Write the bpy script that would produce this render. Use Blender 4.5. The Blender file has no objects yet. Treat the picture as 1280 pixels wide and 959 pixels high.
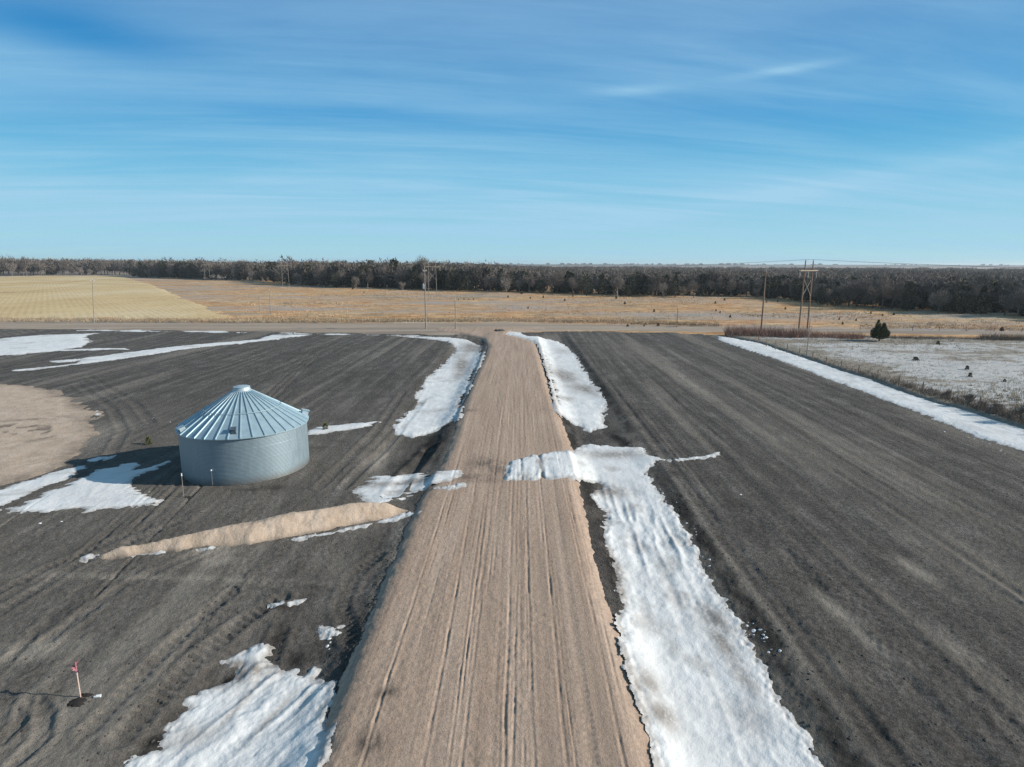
import bpy, math, random
import numpy as np

random.seed(7)
rng = np.random.RandomState(11)
S = bpy.context.scene
C = S.collection

# ------------------------------------------------------------------ camera
FPX, HZ, ROLL, CH = 760.0, 330.0, math.radians(0.15), 16.0
TH = math.atan((479.5 - HZ) / FPX)
fwd = np.array([0, math.cos(TH), -math.sin(TH)])
rt0 = np.array([1.0, 0, 0]); up0 = np.cross(rt0, fwd)
RT = rt0 * math.cos(ROLL) + up0 * math.sin(ROLL)
UP = up0 * math.cos(ROLL) - rt0 * math.sin(ROLL)
EYE = np.array([0, 0, CH])

def unp(px, py, z=0.0):
    """ground points seen at photo pixels"""
    px = np.asarray(px, float); py = np.asarray(py, float)
    d = ((px - 640) / FPX)[..., None] * RT + ((479.5 - py) / FPX)[..., None] * UP + fwd
    t = (np.asarray(z, float) - CH) / d[..., 2]
    return EYE + t[..., None] * d

def prj(P):
    P = np.asarray(P, float) - EYE
    a, b, c = P @ RT, P @ UP, P @ fwd
    return 640 + FPX * a / c, 479.5 - FPX * b / c

cam = bpy.data.cameras.new('camera'); cam_o = bpy.data.objects.new('camera', cam); C.objects.link(cam_o)
cam.sensor_width = 36.0; cam.lens = 36.0 * FPX / 1280.0
cam.clip_start = 0.1; cam.clip_end = 30000
from mathutils import Matrix, Vector
M = Matrix.Identity(4)
for i in range(3):
    M[i][0], M[i][1], M[i][2], M[i][3] = RT[i], UP[i], -fwd[i], EYE[i]
cam_o.matrix_world = M
S.camera = cam_o

# ------------------------------------------------------------------ noise
_T = {}
def _tab(seed):
    if seed not in _T: _T[seed] = np.random.RandomState(seed).rand(256, 256)
    return _T[seed]
def vn(x, y, seed=0):
    x = np.asarray(x, float); y = np.asarray(y, float)
    ix = np.floor(x).astype(int); iy = np.floor(y).astype(int)
    fx = x - ix; fy = y - iy
    fx = fx * fx * (3 - 2 * fx); fy = fy * fy * (3 - 2 * fy)
    t = _tab(seed); a = ix & 255; b = iy & 255; a1 = (ix + 1) & 255; b1 = (iy + 1) & 255
    return (t[b, a] * (1 - fx) + t[b, a1] * fx) * (1 - fy) + (t[b1, a] * (1 - fx) + t[b1, a1] * fx) * fy * 1.0
def fbm(x, y, seed=0, o=4):
    s = 0; a = 0.5; n = 0
    for k in range(o):
        s = s + a * vn(x, y, seed + k); n += a
        x = x * 2.03 + 17.1; y = y * 2.03 + 5.3; a *= 0.5
    return s / n - 0.5
def sst(a, b, x):
    t = np.clip((x - a) / (b - a), 0, 1); return t * t * (3 - 2 * t)

# ------------------------------------------------------------------ terrain
def road_s(x, y): return x - (-0.95 + 0.0105 * y)
CRX = unp([-300, 0, 300, 525, 650, 900, 1280, 1600], [402, 405, 407, 409, 409.5, 411.5, 417.5, 422])
def cross_y(x): return np.interp(x, CRX[:, 0], CRX[:, 1])

def height(x, y):
    s = road_s(x, y)
    z = 0.25 * sst(7.2, 5.2, np.abs(s)) * sst(150, 125, y)
    wR = (1 - 0.75 * np.exp(-((y - 52) / 4.5) ** 2)) * sst(150, 120, y)
    wL = (1 - sst(20, 27, y) * (1 - sst(44, 52, y))) * sst(135, 115, y)
    z = z - 0.38 * np.exp(-((s - 8.8) / 2.9) ** 4) * wR - 0.36 * np.exp(-((s + 9.3) / 2.9) ** 4) * wL
    z = z + 0.18 * fbm(x / 17, y / 17, 3, 3) * sst(5, 14, np.abs(s))
    return z

def gp(px, py):
    """point on the terrain at a photo pixel"""
    p = unp(px, py)
    for _ in range(4):
        p = unp(px, py, height(p[..., 0], p[..., 1]))
    return p

# ------------------------------------------------------------------ tagging
def tag(o, label=None, cat=None, group=None, kind=None):
    if label: o['label'] = label
    if cat: o['category'] = cat
    if group: o['group'] = group
    if kind: o['kind'] = kind
    return o
def empty(name, loc, rz=0.0, sc=1.0):
    o = bpy.data.objects.new(name, None); C.objects.link(o)
    o.location = [float(v) for v in loc]; o.rotation_euler = (0, 0, rz); o.scale = (sc, sc, sc)
    o.empty_display_size = 0.2
    return o
def mk(name, V, F, mat, parent=None, smooth=False, attrs=None):
    V = np.asarray(V, np.float32); me = bpy.data.meshes.new(name)
    if isinstance(F, np.ndarray):
        n, k = F.shape
        me.vertices.add(len(V)); me.vertices.foreach_set('co', V.ravel())
        me.loops.add(n * k); me.loops.foreach_set('vertex_index', F.astype(np.int32).ravel())
        me.polygons.add(n); me.polygons.foreach_set('loop_start', np.arange(0, n * k, k, dtype=np.int32))
        me.update(calc_edges=True)
    else:
        me.from_pydata(V.tolist(), [], F)
    if smooth: me.polygons.foreach_set('use_smooth', np.ones(len(me.polygons), bool))
    if attrs:
        for an, av in attrs.items():
            a = me.attributes.new(an, 'FLOAT', 'POINT'); a.data.foreach_set('value', np.asarray(av, np.float32))
    me.validate(); me.materials.append(mat)
    o = bpy.data.objects.new(name, me); C.objects.link(o)
    if parent: o.parent = parent
    return o
def copy_tree(o, parent=None):
    c = o.copy(); C.objects.link(c)
    if parent: c.parent = parent
    for ch in [k for k in o.children]: copy_tree(ch, c)
    return c

# ------------------------------------------------------------------ small mesh builder
class MB:
    def __init__(s): s.v = []; s.f = []
    def add(s, v, f):
        n = len(s.v); s.v += [tuple(float(c) for c in p) for p in v]; s.f += [tuple(i + n for i in q) for q in f]
    def tube(s, pts, rad, n=8, cap=True):
        pts = [Vector([float(c) for c in p]) for p in pts]
        if not hasattr(rad, '__len__'): rad = [rad] * len(pts)
        v = []; f = []
        for i, p in enumerate(pts):
            d = (pts[min(i + 1, len(pts) - 1)] - pts[max(i - 1, 0)]).normalized()
            a = d.cross(Vector((0, 0, 1)) if abs(d.z) < .9 else Vector((1, 0, 0))).normalized(); b = d.cross(a)
            for k in range(n):
                t = 2 * math.pi * k / n
                v.append(p + (a * math.cos(t) + b * math.sin(t)) * rad[i])
        for i in range(len(pts) - 1):
            for k in range(n):
                f.append((i * n + k, i * n + (k + 1) % n, (i + 1) * n + (k + 1) % n, (i + 1) * n + k))
        if cap:
            f.append(tuple(range(n))[::-1]); f.append(tuple((len(pts) - 1) * n + k for k in range(n)))
        s.add(v, f)
    def box(s, c, sz, rz=0, mat=None):
        x, y, z = [k / 2 for k in sz]; v = []
        for a in (-1, 1):
            for b in (-1, 1):
                for d in (-1, 1):
                    p = Vector((a * x, b * y, d * z))
                    if mat is not None: p = mat @ p
                    elif rz: p = Matrix.Rotation(rz, 3, 'Z') @ p
                    v.append(p + Vector(c))
        s.add(v, [(0, 1, 3, 2), (4, 6, 7, 5), (0, 4, 5, 1), (2, 3, 7, 6), (0, 2, 6, 4), (1, 5, 7, 3)])
    def build(s, name, mat, parent=None, smooth=False): return mk(name, s.v, s.f, mat, parent, smooth)

# ------------------------------------------------------------------ materials
class NT:
    def __init__(s, name):
        s.m = bpy.data.materials.new(name); s.m.use_nodes = True
        s.n = s.m.node_tree.nodes; s.l = s.m.node_tree.links; s.b = s.n['Principled BSDF']
        s.b.inputs['Specular IOR Level'].default_value = 0.2
        g = s.n.new('ShaderNodeNewGeometry'); s.pos = g.outputs['Position']; s.nrm = g.outputs['Normal']
    def node(s, t, **k):
        n = s.n.new(t)
        for a, v in k.items(): setattr(n, a, v)
        return n
    def link(s, a, b): s.l.new(a, b)
    def mapping(s, scale, rot=0, src=None):
        m = s.node('ShaderNodeMapping'); m.inputs['Scale'].default_value = scale
        m.inputs['Rotation'].default_value = (0, 0, rot); s.link(src or s.pos, m.inputs['Vector']); return m.outputs[0]
    def noise(s, sc=1, scale=(1, 1, 1), rot=0, det=4, rough=.55, src=None, dist=0):
        if rot:   # rotate first, then stretch
            r = s.mapping((1, 1, 1), rot, src); v = s.mapping(scale, 0, r)
        else: v = s.mapping(scale, 0, src)
        n = s.node('ShaderNodeTexNoise'); n.inputs['Scale'].default_value = sc; n.inputs['Detail'].default_value = det
        n.inputs['Roughness'].default_value = rough; n.inputs['Distortion'].default_value = dist
        s.link(v, n.inputs['Vector']); return n.outputs['Fac']
    def ramp(s, f, stops):
        r = s.node('ShaderNodeValToRGB'); e = r.color_ramp.elements
        while len(e) < len(stops): e.new(.5)
        for i, (p, c) in enumerate(stops):
            e[i].position = p; e[i].color = (*c, 1) if len(c) == 3 else c
        s.link(f, r.inputs[0]); return r.outputs[0]
    def lin(s, f, a, b, lo=0.0, hi=1.0):
        r = s.node('ShaderNodeMapRange'); r.inputs['From Min'].default_value = a; r.inputs['From Max'].default_value = b
        r.inputs['To Min'].default_value = lo; r.inputs['To Max'].default_value = hi
        s.link(f, r.inputs['Value']); return r.outputs[0]
    def mix(s, f, a, b, mode='MIX'):
        m = s.node('ShaderNodeMix', data_type='RGBA', blend_type=mode)
        for v, k in ((f, 0), (a, 6), (b, 7)):
            if isinstance(v, (int, float)): m.inputs[k].default_value = v
            elif isinstance(v, tuple): m.inputs[k].default_value = (*v, 1)
            else: s.link(v, m.inputs[k])
        return m.outputs[2]
    def math(s, op, a, b=None, clamp=False):
        m = s.node('ShaderNodeMath', operation=op, use_clamp=clamp)
        for v, k in ((a, 0), (b, 1)):
            if v is None: continue
            if isinstance(v, (int, float)): m.inputs[k].default_value = v
            else: s.link(v, m.inputs[k])
        return m.outputs[0]
    def attr(s, name):
        a = s.node('ShaderNodeAttribute'); a.attribute_name = name; return a.outputs['Fac']
    def bump(s, f, dist, strength=1.0, prev=None):
        b = s.node('ShaderNodeBump'); b.inputs['Distance'].default_value = dist; b.inputs['Strength'].default_value = strength
        s.link(f, b.inputs['Height'])
        if prev is not None: s.link(prev, b.inputs['Normal'])
        return b.outputs[0]
    def done(s, col, rough=.9, nrm=None, metal=0, spec=None):
        if isinstance(col, tuple): s.b.inputs['Base Color'].default_value = (*col, 1)
        else: s.link(col, s.b.inputs['Base Color'])
        if isinstance(rough, (int, float)): s.b.inputs['Roughness'].default_value = rough
        else: s.link(rough, s.b.inputs['Roughness'])
        s.b.inputs['Metallic'].default_value = metal
        if spec is not None: s.b.inputs['Specular IOR Level'].default_value = spec
        if nrm is not None: s.link(nrm, s.b.inputs['Normal'])
        return s.m

def m_soil():
    t = NT('soil')
    st = t.noise(1.1, (1, .03, 1), .02, 2, .5); st2 = t.noise(.5, (1, .6, 1), .02, 5, .65)
    fine = t.noise(3.5, (1, 1, 1), 0, 6, .8); big = t.noise(.05, (1, 1, 1), 0, 3)
    f = t.math('ADD', t.math('MULTIPLY', st, .5), t.math('MULTIPLY', st2, .5))
    c = t.ramp(f, [(.36, (.070, .063, .056)), (.46, (.091, .082, .074)), (.54, (.116, .105, .095)), (.64, (.172, .156, .141))])
    c = t.mix(t.lin(fine, .40, .60), t.mix(1.0, c, (.66, .66, .66), 'MULTIPLY'), t.mix(1.0, c, (1.30, 1.30, 1.30), 'MULTIPLY'))
    vf = t.noise(13, (1, 1, 1), 0, 5, .85)
    c = t.mix(t.lin(vf, .42, .58), t.mix(1.0, c, (.74, .74, .74), 'MULTIPLY'), t.mix(1.0, c, (1.28, 1.28, 1.28), 'MULTIPLY'))
    pat = t.noise(.22, (1, .5, 1), .05, 4, .6)
    sp = t.math('MULTIPLY', t.lin(t.noise(6.5, (1, 1, 1), 0, 3, .7), .57, .63), t.lin(pat, .42, .6), True)
    c = t.mix(t.math('MULTIPLY', sp, .75), c, (.030, .027, .024))
    sp2 = t.lin(t.noise(8.5, (1, 1, 1), 0, 3, .7), .64, .69)
    c = t.mix(t.math('MULTIPLY', sp2, .6), c, (.24, .22, .20))
    c = t.mix(t.math('MULTIPLY', t.lin(big, .45, .65), .2), c, (.12, .106, .094))
    mk_ = t.math('MULTIPLY', t.attr('mask'), t.lin(t.noise(1.6, (1, .3, 1), .02, 4, .7), .24, .5), True)
    c = t.mix(mk_, c, (.30, .265, .225))
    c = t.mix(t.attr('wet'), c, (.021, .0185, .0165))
    b = t.bump(t.noise(2.6, (1, 1, 1), 0, 6, .8), .17, .9)
    b = t.bump(t.noise(9, (1, .8, 1), 0, 4, .75), .07, .9, b)
    return t.done(c, .95, b, spec=.1)
def m_road():
    t = NT('sand_road')
    st = t.noise(1.6, (1, .05, 1), .0105, 2, .5); fine = t.noise(5, (1, 1, 1), 0, 6, .8); big = t.noise(.13, (1, .4, 1), 0, 4)
    c = t.ramp(st, [(.34, (.375, .272, .208)), (.5, (.42, .308, .237)), (.66, (.46, .345, .27))])
    c = t.mix(t.lin(fine, .40, .60), t.mix(1.0, c, (.85, .84, .83), 'MULTIPLY'), t.mix(1.0, c, (1.12, 1.12, 1.12), 'MULTIPLY'))
    ln = t.noise(7, (1, .012, 1), .0105, 2, .5)
    c = t.mix(t.math('MULTIPLY', t.lin(ln, .56, .66), .45), c, t.mix(1.0, c, (.62, .60, .58), 'MULTIPLY'))
    pk = t.lin(t.noise(.35, (1, .12, 1), .0105, 4, .6), .42, .62)
    c = t.mix(t.math('MULTIPLY', pk, .35), c, t.mix(1.0, c, (.80, .79, .78), 'MULTIPLY'))
    vf = t.noise(18, (1, 1, 1), 0, 4, .85)
    c = t.mix(t.lin(vf, .35, .65), t.mix(1.0, c, (.85, .85, .85), 'MULTIPLY'), t.mix(1.0, c, (1.1, 1.1, 1.1), 'MULTIPLY'))
    c = t.mix(t.math('MULTIPLY', t.lin(big, .42, .7), .5), c, (.40, .305, .236))
    c = t.mix(t.math('MULTIPLY', t.attr('mask'), t.lin(t.noise(3, (1, .4, 1), 0, 4, .7), .3, .6), True), c, (.075, .066, .056))
    b = t.bump(t.noise(4, (1, .8, 1), .0105, 6, .75), .05, .9)
    b = t.bump(t.noise(14, (1, 1, 1), 0, 4, .75), .025, .8, b)
    return t.done(c, .95, b, spec=.1)
def m_gravel():
    t = NT('gravel')
    st = t.noise(.3, (.05, 1, 1), -.04, 4, .6); fine = t.noise(2, (1, 1, 1), 0, 4)
    c = t.ramp(st, [(.35, (.27, .22, .18)), (.5, (.35, .28, .22)), (.65, (.42, .345, .275))])
    c = t.mix(t.lin(fine, .3, .7), t.mix(1.0, c, (.85, .85, .85), 'MULTIPLY'), c)
    return t.done(c, .95, t.bump(fine, .05), spec=.1)
def m_snow(name='snow'):
    t = NT(name)
    n1 = t.noise(.8, (1, .6, 1), 0, 5, .6); n2 = t.noise(6, (1, 1, 1), 0, 5, .7)
    c = t.mix(t.lin(n1, .35, .7), (.71, .71, .705), (.60, .597, .59))
    sp = t.math('MULTIPLY', t.lin(n2, .60, .72), .35)
    c = t.mix(sp, c, (.40, .37, .34))
    d = t.math('MULTIPLY', t.attr('mask'), t.lin(t.noise(2.5, (1, .7, 1), 0, 5, .75), .22, .52), True)
    c = t.mix(d, c, (.27, .24, .215))
    b = t.bump(t.noise(3.5, (1, .6, 1), .5, 6, .7), .035, .9)
    b = t.bump(n2, .02, .8, b)
    return t.done(c, .75, b, spec=.25)
def m_grass():
    t = NT('dry_grassland')
    a = t.noise(.018, (.45, 1, 1), -.1, 6, .62, dist=.6); b_ = t.noise(.09, (.3, 1, 1), -.1, 6, .68); f = t.noise(.9, (.5, 1, 1), 0, 4, .7)
    k = t.math('ADD', t.math('MULTIPLY', a, .5), t.math('MULTIPLY', b_, .5))
    c = t.ramp(k, [(.38, (.34, .28, .225)), (.43, (.50, .38, .265)), (.47, (.66, .44, .235)), (.51, (.62, .34, .165)), (.555, (.68, .50, .30)), (.62, (.48, .43, .37))])
    f2 = t.noise(.33, (.4, 1, 1), -.05, 5, .75)
    c = t.mix(t.lin(f, .3, .7), t.mix(1.0, c, (.62, .60, .58), 'MULTIPLY'), c)
    c = t.mix(t.lin(f2, .36, .6), t.mix(1.0, c, (.55, .52, .50), 'MULTIPLY'), t.mix(1.0, c, (1.18, 1.18, 1.18), 'MULTIPLY'))
    c = t.mix(t.math('MULTIPLY', t.math('ADD', t.attr('mask'), t.lin(t.noise(.03, (.3, 1, 1), -.12, 5, .65), .50, .62)), t.lin(b_, .36, .52), True), c, (.36, .31, .275))
    b = t.bump(f, .5, .7); b = t.bump(b_, 1.0, .5, b)
    return t.done(c, .95, b, spec=.05)
def m_stubble():
    t = NT('stubble')
    row = t.node('ShaderNodeTexWave', wave_type='BANDS', bands_direction='X')
    row.inputs['Scale'].default_value = .16; row.inputs['Distortion'].default_value = .35; row.inputs['Detail Scale'].default_value = .4
    t.link(t.mapping((1, 1, 1), -0.646), row.inputs['Vector'])
    a = t.noise(.02, (1, .5, 1), 0, 5, .6); f = t.noise(.7, (1, .3, 1), 0, 4, .7)
    c = t.ramp(a, [(.38, (.55, .405, .215)), (.5, (.63, .475, .265)), (.62, (.68, .54, .34))])
    c = t.mix(t.math('MULTIPLY', t.lin(row.outputs['Fac'], .25, .9), t.lin(t.noise(.06, (1, 1, 1), 0, 4), .4, .6, .04, .30)), c, (.32, .24, .145))
    c = t.mix(t.lin(f, .3, .7), t.mix(1.0, c, (.85, .84, .82), 'MULTIPLY'), c)
    return t.done(c, .95, t.bump(f, .3, .6), spec=.05)
def m_pasture():
    t = NT('snowy_pasture')
    a = t.noise(.07, (.6, 1, 1), 0, 5, .65); b_ = t.noise(.42, (.7, 1, 1), .2, 6, .75, dist=.5); f = t.noise(2.5, (.8, 1, 1), 0, 4, .7)
    c = t.ramp(f, [(.3, (.17, .145, .12)), (.5, (.26, .225, .185)), (.7, (.34, .30, .25))])
    k = t.math('ADD', t.math('MULTIPLY', a, .55), t.math('MULTIPLY', b_, .55))
    k = t.math('ADD', k, t.math('MULTIPLY', t.attr('mask'), .16))
    c = t.mix(t.math('MULTIPLY', t.lin(k, .59, .67), .66), c, (.60, .60, .60))
    return t.done(c, .9, t.bump(f, .15, .8, t.bump(b_, .3, .6)), spec=.1)
def m_sand(name, c0, c1, c2):
    t = NT(name)
    n = t.noise(.7, (1, 1, 1), 0, 6, .65); f = t.noise(6, (1, 1, 1), 0, 5, .7)
    c = t.ramp(n, [(.32, c0), (.5, c1), (.68, c2)])
    c = t.mix(t.lin(f, .3, .7), t.mix(1.0, c, (.84, .84, .84), 'MULTIPLY'), c)
    c = t.mix(t.math('MULTIPLY', t.attr('mask'), t.lin(n, .3, .55), True), c, (.085, .075, .066))
    return t.done(c, .95, t.bump(f, .05, .8, t.bump(n, .2, .5)), spec=.1)
def m_var(name, c0, c1, sc=1.5, rough=.9, metal=0, bumpd=.02, rnd=0.0, scale=(1, 1, 1)):
    t = NT(name)
    tc = t.node('ShaderNodeTexCoord').outputs['Object']
    n = t.noise(sc, scale, 0, 4, .6, src=tc)
    c = t.mix(t.lin(n, .3, .7), c0, c1)
    if rnd:
        oi = t.node('ShaderNodeObjectInfo').outputs['Random']
        v = t.lin(oi, 0, 1, 1 - rnd, 1 + rnd)
        cc = t.node('ShaderNodeCombineColor')
        for k in range(3): t.link(v, cc.inputs[k])
        c = t.mix(1.0, c, cc.outputs[0], 'MULTIPLY')
    return t.done(c, rough, t.bump(n, bumpd) if bumpd else None, metal)
def m_galv(name, base, rough, metal=.8):
    t = NT(name)
    tc = t.node('ShaderNodeTexCoord').outputs['Object']
    n = t.noise(2.2, (1, 1, .35), 0, 5, .6, src=tc); f = t.noise(30, (1, 1, 1), 0, 2, .5, src=tc); w = t.noise(3.5, (3, 3, .15), 0, 4, .6, src=tc)
    c = t.mix(t.lin(n, .3, .7), tuple(v * .86 for v in base), base)
    c = t.mix(t.math('MULTIPLY', t.lin(w, .5, .75), .3), c, tuple(v * .7 for v in base))
    c = t.mix(t.math('MULTIPLY', t.lin(f, .4, .6), .12), c, tuple(min(1, v * 1.2) for v in base))
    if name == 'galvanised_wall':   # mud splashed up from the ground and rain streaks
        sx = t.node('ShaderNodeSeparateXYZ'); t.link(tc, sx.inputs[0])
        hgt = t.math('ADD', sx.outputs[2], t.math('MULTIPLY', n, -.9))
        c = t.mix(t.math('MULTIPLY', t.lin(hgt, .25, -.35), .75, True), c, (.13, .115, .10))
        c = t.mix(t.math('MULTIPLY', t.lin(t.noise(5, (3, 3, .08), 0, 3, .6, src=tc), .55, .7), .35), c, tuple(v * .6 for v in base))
    return t.done(c, t.lin(n, .3, .7, rough - .06, rough + .08), None, metal, .5)

MS = dict(soil=m_soil(), road=m_road(), gravel=m_gravel(), snow=m_snow(), grass=m_grass(), stubble=m_stubble(), pasture=m_pasture(),
          pad=m_sand('pale_sand', (.43, .33, .25), (.51, .395, .305), (.56, .45, .36)),
          mound=m_sand('mound_sand', (.46, .345, .255), (.52, .40, .305), (.57, .45, .355)),
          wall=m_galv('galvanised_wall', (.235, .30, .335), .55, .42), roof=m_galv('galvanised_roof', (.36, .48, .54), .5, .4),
          zinc=m_galv('pale_zinc', (.42, .52, .57), .55, .4), darkmetal=m_galv('dark_metal', (.12, .16, .2), .5, .5),
          pole=m_var('pole_wood', (.20, .13, .09), (.30, .21, .155), 1.2, scale=(1, 1, .2)), palepole=m_var('weathered_pole_wood', (.22, .195, .175), (.31, .28, .25), 1.2),
          arm=m_var('pale_timber', (.27, .22, .17), (.36, .30, .24), 2), steel=m_var('grey_steel', (.25, .25, .25), (.36, .36, .36), 2, .5, .3),
          porcelain=m_var('insulator', (.55, .53, .50), (.65, .63, .6), 4, .35),
          bark=m_var('bark', (.10, .085, .072), (.17, .145, .125), 1.5, rnd=.25), twig=m_var('twigs', (.155, .128, .110), (.235, .198, .172), .3, rnd=.30, bumpd=0),
          twigpale=m_var('pale_twigs', (.19, .162, .142), (.27, .235, .205), .3, rnd=.2, bumpd=0),
          wood=m_var('far_wood', (.125, .105, .090), (.172, .148, .128), .03, bumpd=0),
          lonecedar=m_var('sunlit_cedar_foliage', (.045, .058, .026), (.085, .095, .045), .9, bumpd=0),
          hillwood=m_var('hill_wood', (.085, .08, .072), (.125, .115, .105), .01, bumpd=0),
          cedar=m_var('cedar_foliage', (.040, .043, .027), (.080, .080, .054), .5, rnd=.35, bumpd=0), farcedar=m_var('far_tree_foliage', (.04, .045, .04), (.06, .065, .055), .05, bumpd=0),
          blade=m_var('dry_blades', (.24, .185, .13), (.40, .32, .22), .15, bumpd=0), tussock=m_var('tussock_blades', (.38, .29, .21), (.62, .40, .23), .06, bumpd=0), redblade=m_var('red_brown_blades', (.22, .125, .095), (.34, .215, .165), .15, bumpd=0),
          weed=m_var('grey_weeds', (.13, .10, .085), (.24, .195, .16), .2, bumpd=0), green=m_var('young_green', (.07, .08, .025), (.13, .13, .05), 4, bumpd=0),
          clod=m_var('clods', (.05, .045, .04), (.085, .077, .07), 3), stake=m_var('raw_stake', (.55, .40, .34), (.68, .52, .45), 3),
          pink=m_var('pink_paint', (.30, .11, .13), (.42, .18, .21), 3, bumpd=0), white=m_var('white_paint', (.75, .75, .74), (.82, .82, .81), 3, .5, bumpd=0),
          hole=m_var('damp_dark_soil', (.022, .019, .017), (.045, .04, .036), 3, bumpd=.05), wire=m_var('wire', (.12, .12, .12), (.2, .2, .2), 1, .5, .5, bumpd=0))

# ------------------------------------------------------------------ lattice sheets
def sdist(P, x, y):
    """signed distance (inside > 0) to a closed ground polygon"""
    n = len(P); d2 = np.full(x.shape, 1e18); ins = np.zeros(x.shape, bool)
    for i in range(n):
        ax, ay = P[i][:2]; bx, by = P[(i + 1) % n][:2]
        ex, ey = bx - ax, by - ay; wx, wy = x - ax, y - ay
        t = np.clip((wx * ex + wy * ey) / (ex * ex + ey * ey + 1e-12), 0, 1)
        d2 = np.minimum(d2, (wx - ex * t) ** 2 + (wy - ey * t) ** 2)
        c = (ay > y) != (by > y)
        ins ^= c & (x < (bx - ax) * (y - ay) / (by - ay + 1e-12) + ax)
    return np.where(ins, 1, -1) * np.sqrt(d2)
def pdist(P, x, y):
    d2 = np.full(x.shape, 1e18); al = np.zeros(x.shape); L = 0
    for (ax, ay), (bx, by) in zip(P[:-1], P[1:]):
        ex, ey = bx - ax, by - ay; l = math.hypot(ex, ey); wx, wy = x - ax, y - ay
        t = np.clip((wx * ex + wy * ey) / (l * l + 1e-12), 0, 1)
        q = (wx - ex * t) ** 2 + (wy - ey * t) ** 2
        al = np.where(q < d2, L + t * l, al); d2 = np.minimum(d2, q); L += l
    return np.sqrt(d2), al
def grid_px(x0, x1, y0, y1, dx, dy, dyf=None):
    xs = np.arange(x0, x1 + dx, dx); ys = np.arange(y0, y1 + dy, dy)
    X, Y = np.meshgrid(xs, ys); G = unp(X, Y)
    return G[..., 0], G[..., 1]
def faces_of(keep):
    r, c = keep.shape; idx = np.arange(r * c).reshape(r, c)
    q = np.stack([idx[1:, :-1], idx[1:, 1:], idx[:-1, 1:], idx[:-1, :-1]], -1)
    k = keep[1:, :-1] | keep[1:, 1:] | keep[:-1, 1:] | keep[:-1, :-1]
    return q[k]
def compact(X, Y, Z, keep, attrs=None):
    F = faces_of(keep); u, inv = np.unique(F, return_inverse=True); F = inv.reshape(F.shape)
    V = np.stack([X.ravel()[u], Y.ravel()[u], Z.ravel()[u]], -1)
    A = {k: v.ravel()[u] for k, v in (attrs or {}).items()}
    return V, F, A
def spots(x, y, L):
    """soft ground spots: (px, py, rx metres, ry metres, rot, weight)"""
    m = np.zeros(x.shape)
    for px, py, rx, ry, r, w in L:
        p = gp(px, py); u = x - p[0]; v = y - p[1]; c, s_ = math.cos(r), math.sin(r)
        m = np.maximum(m, w * np.exp(-(((u * c + v * s_) / rx) ** 2 + ((-u * s_ + v * c) / ry) ** 2)))
    return m
def poly(L): 
    a = np.array(L, float); return gp(a[:, 0], a[:, 1])

# ------------------------------------------------------------------ relief of soil and road
SOILTR = [(16.2, .30, .07), (18.3, .30, .07), (22.5, .5, .05), (24.9, .5, .06), (31, .6, .07), (34, .5, .06), (12.6, .35, -.10), (44, .7, .07), (39, .5, .05), (28, .35, -.05)]
TRK = [([(150, 925), (240, 830), (300, 780), (352, 748)], .35, .07, 1), ([(110, 915), (205, 815), (290, 740)], .3, .05, 1), ([(60, 800), (150, 735), (250, 690)], .3, .05, 0),
       ([(-40, 735), (60, 727), (160, 720), (300, 724), (420, 742)], .25, .04, 0), ([(20, 955), (52, 925), (58, 895), (40, 872)], .25, .06, 0), ([(0, 930), (25, 905), (30, 880)], .2, .05, 0),
       ([(95, 480), (140, 510), (155, 540), (135, 575)], .4, .06, 0), ([(110, 470), (170, 505), (190, 530)], .4, .06, 0), ([(440, 800), (425, 760), (440, 720), (480, 690)], .35, .05, 1),
       ([(180, 660), (60, 710), (-40, 760)], .3, .05, 1), ([(230, 650), (100, 705), (-40, 790)], .3, .05, 1), ([(430, 610), (500, 540), (530, 500)], .35, .08, 0), ([(400, 610), (470, 540), (505, 490)], .35, .06, 0),
       ([(540, 560), (505, 600), (490, 620)], .5, .15, 0), ([(310, 905), (350, 790)], .3, .06, 1)]
TRK = [([tuple(q[:2]) for q in poly(p)], w, d, l) for p, w, d, l in TRK]
sgr = np.random.RandomState(9); SRUT = []
for k in range(90):
    side = 1 if k < 58 else -1
    s0 = sgr.uniform(13, 62) if side > 0 else sgr.uniform(-48, -3); ya = sgr.uniform(8, 100)
    SRUT.append((s0, sgr.uniform(.08, .26), sgr.uniform(.03, .075), ya, ya + sgr.uniform(20, 110), 300 + k, side))
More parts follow.
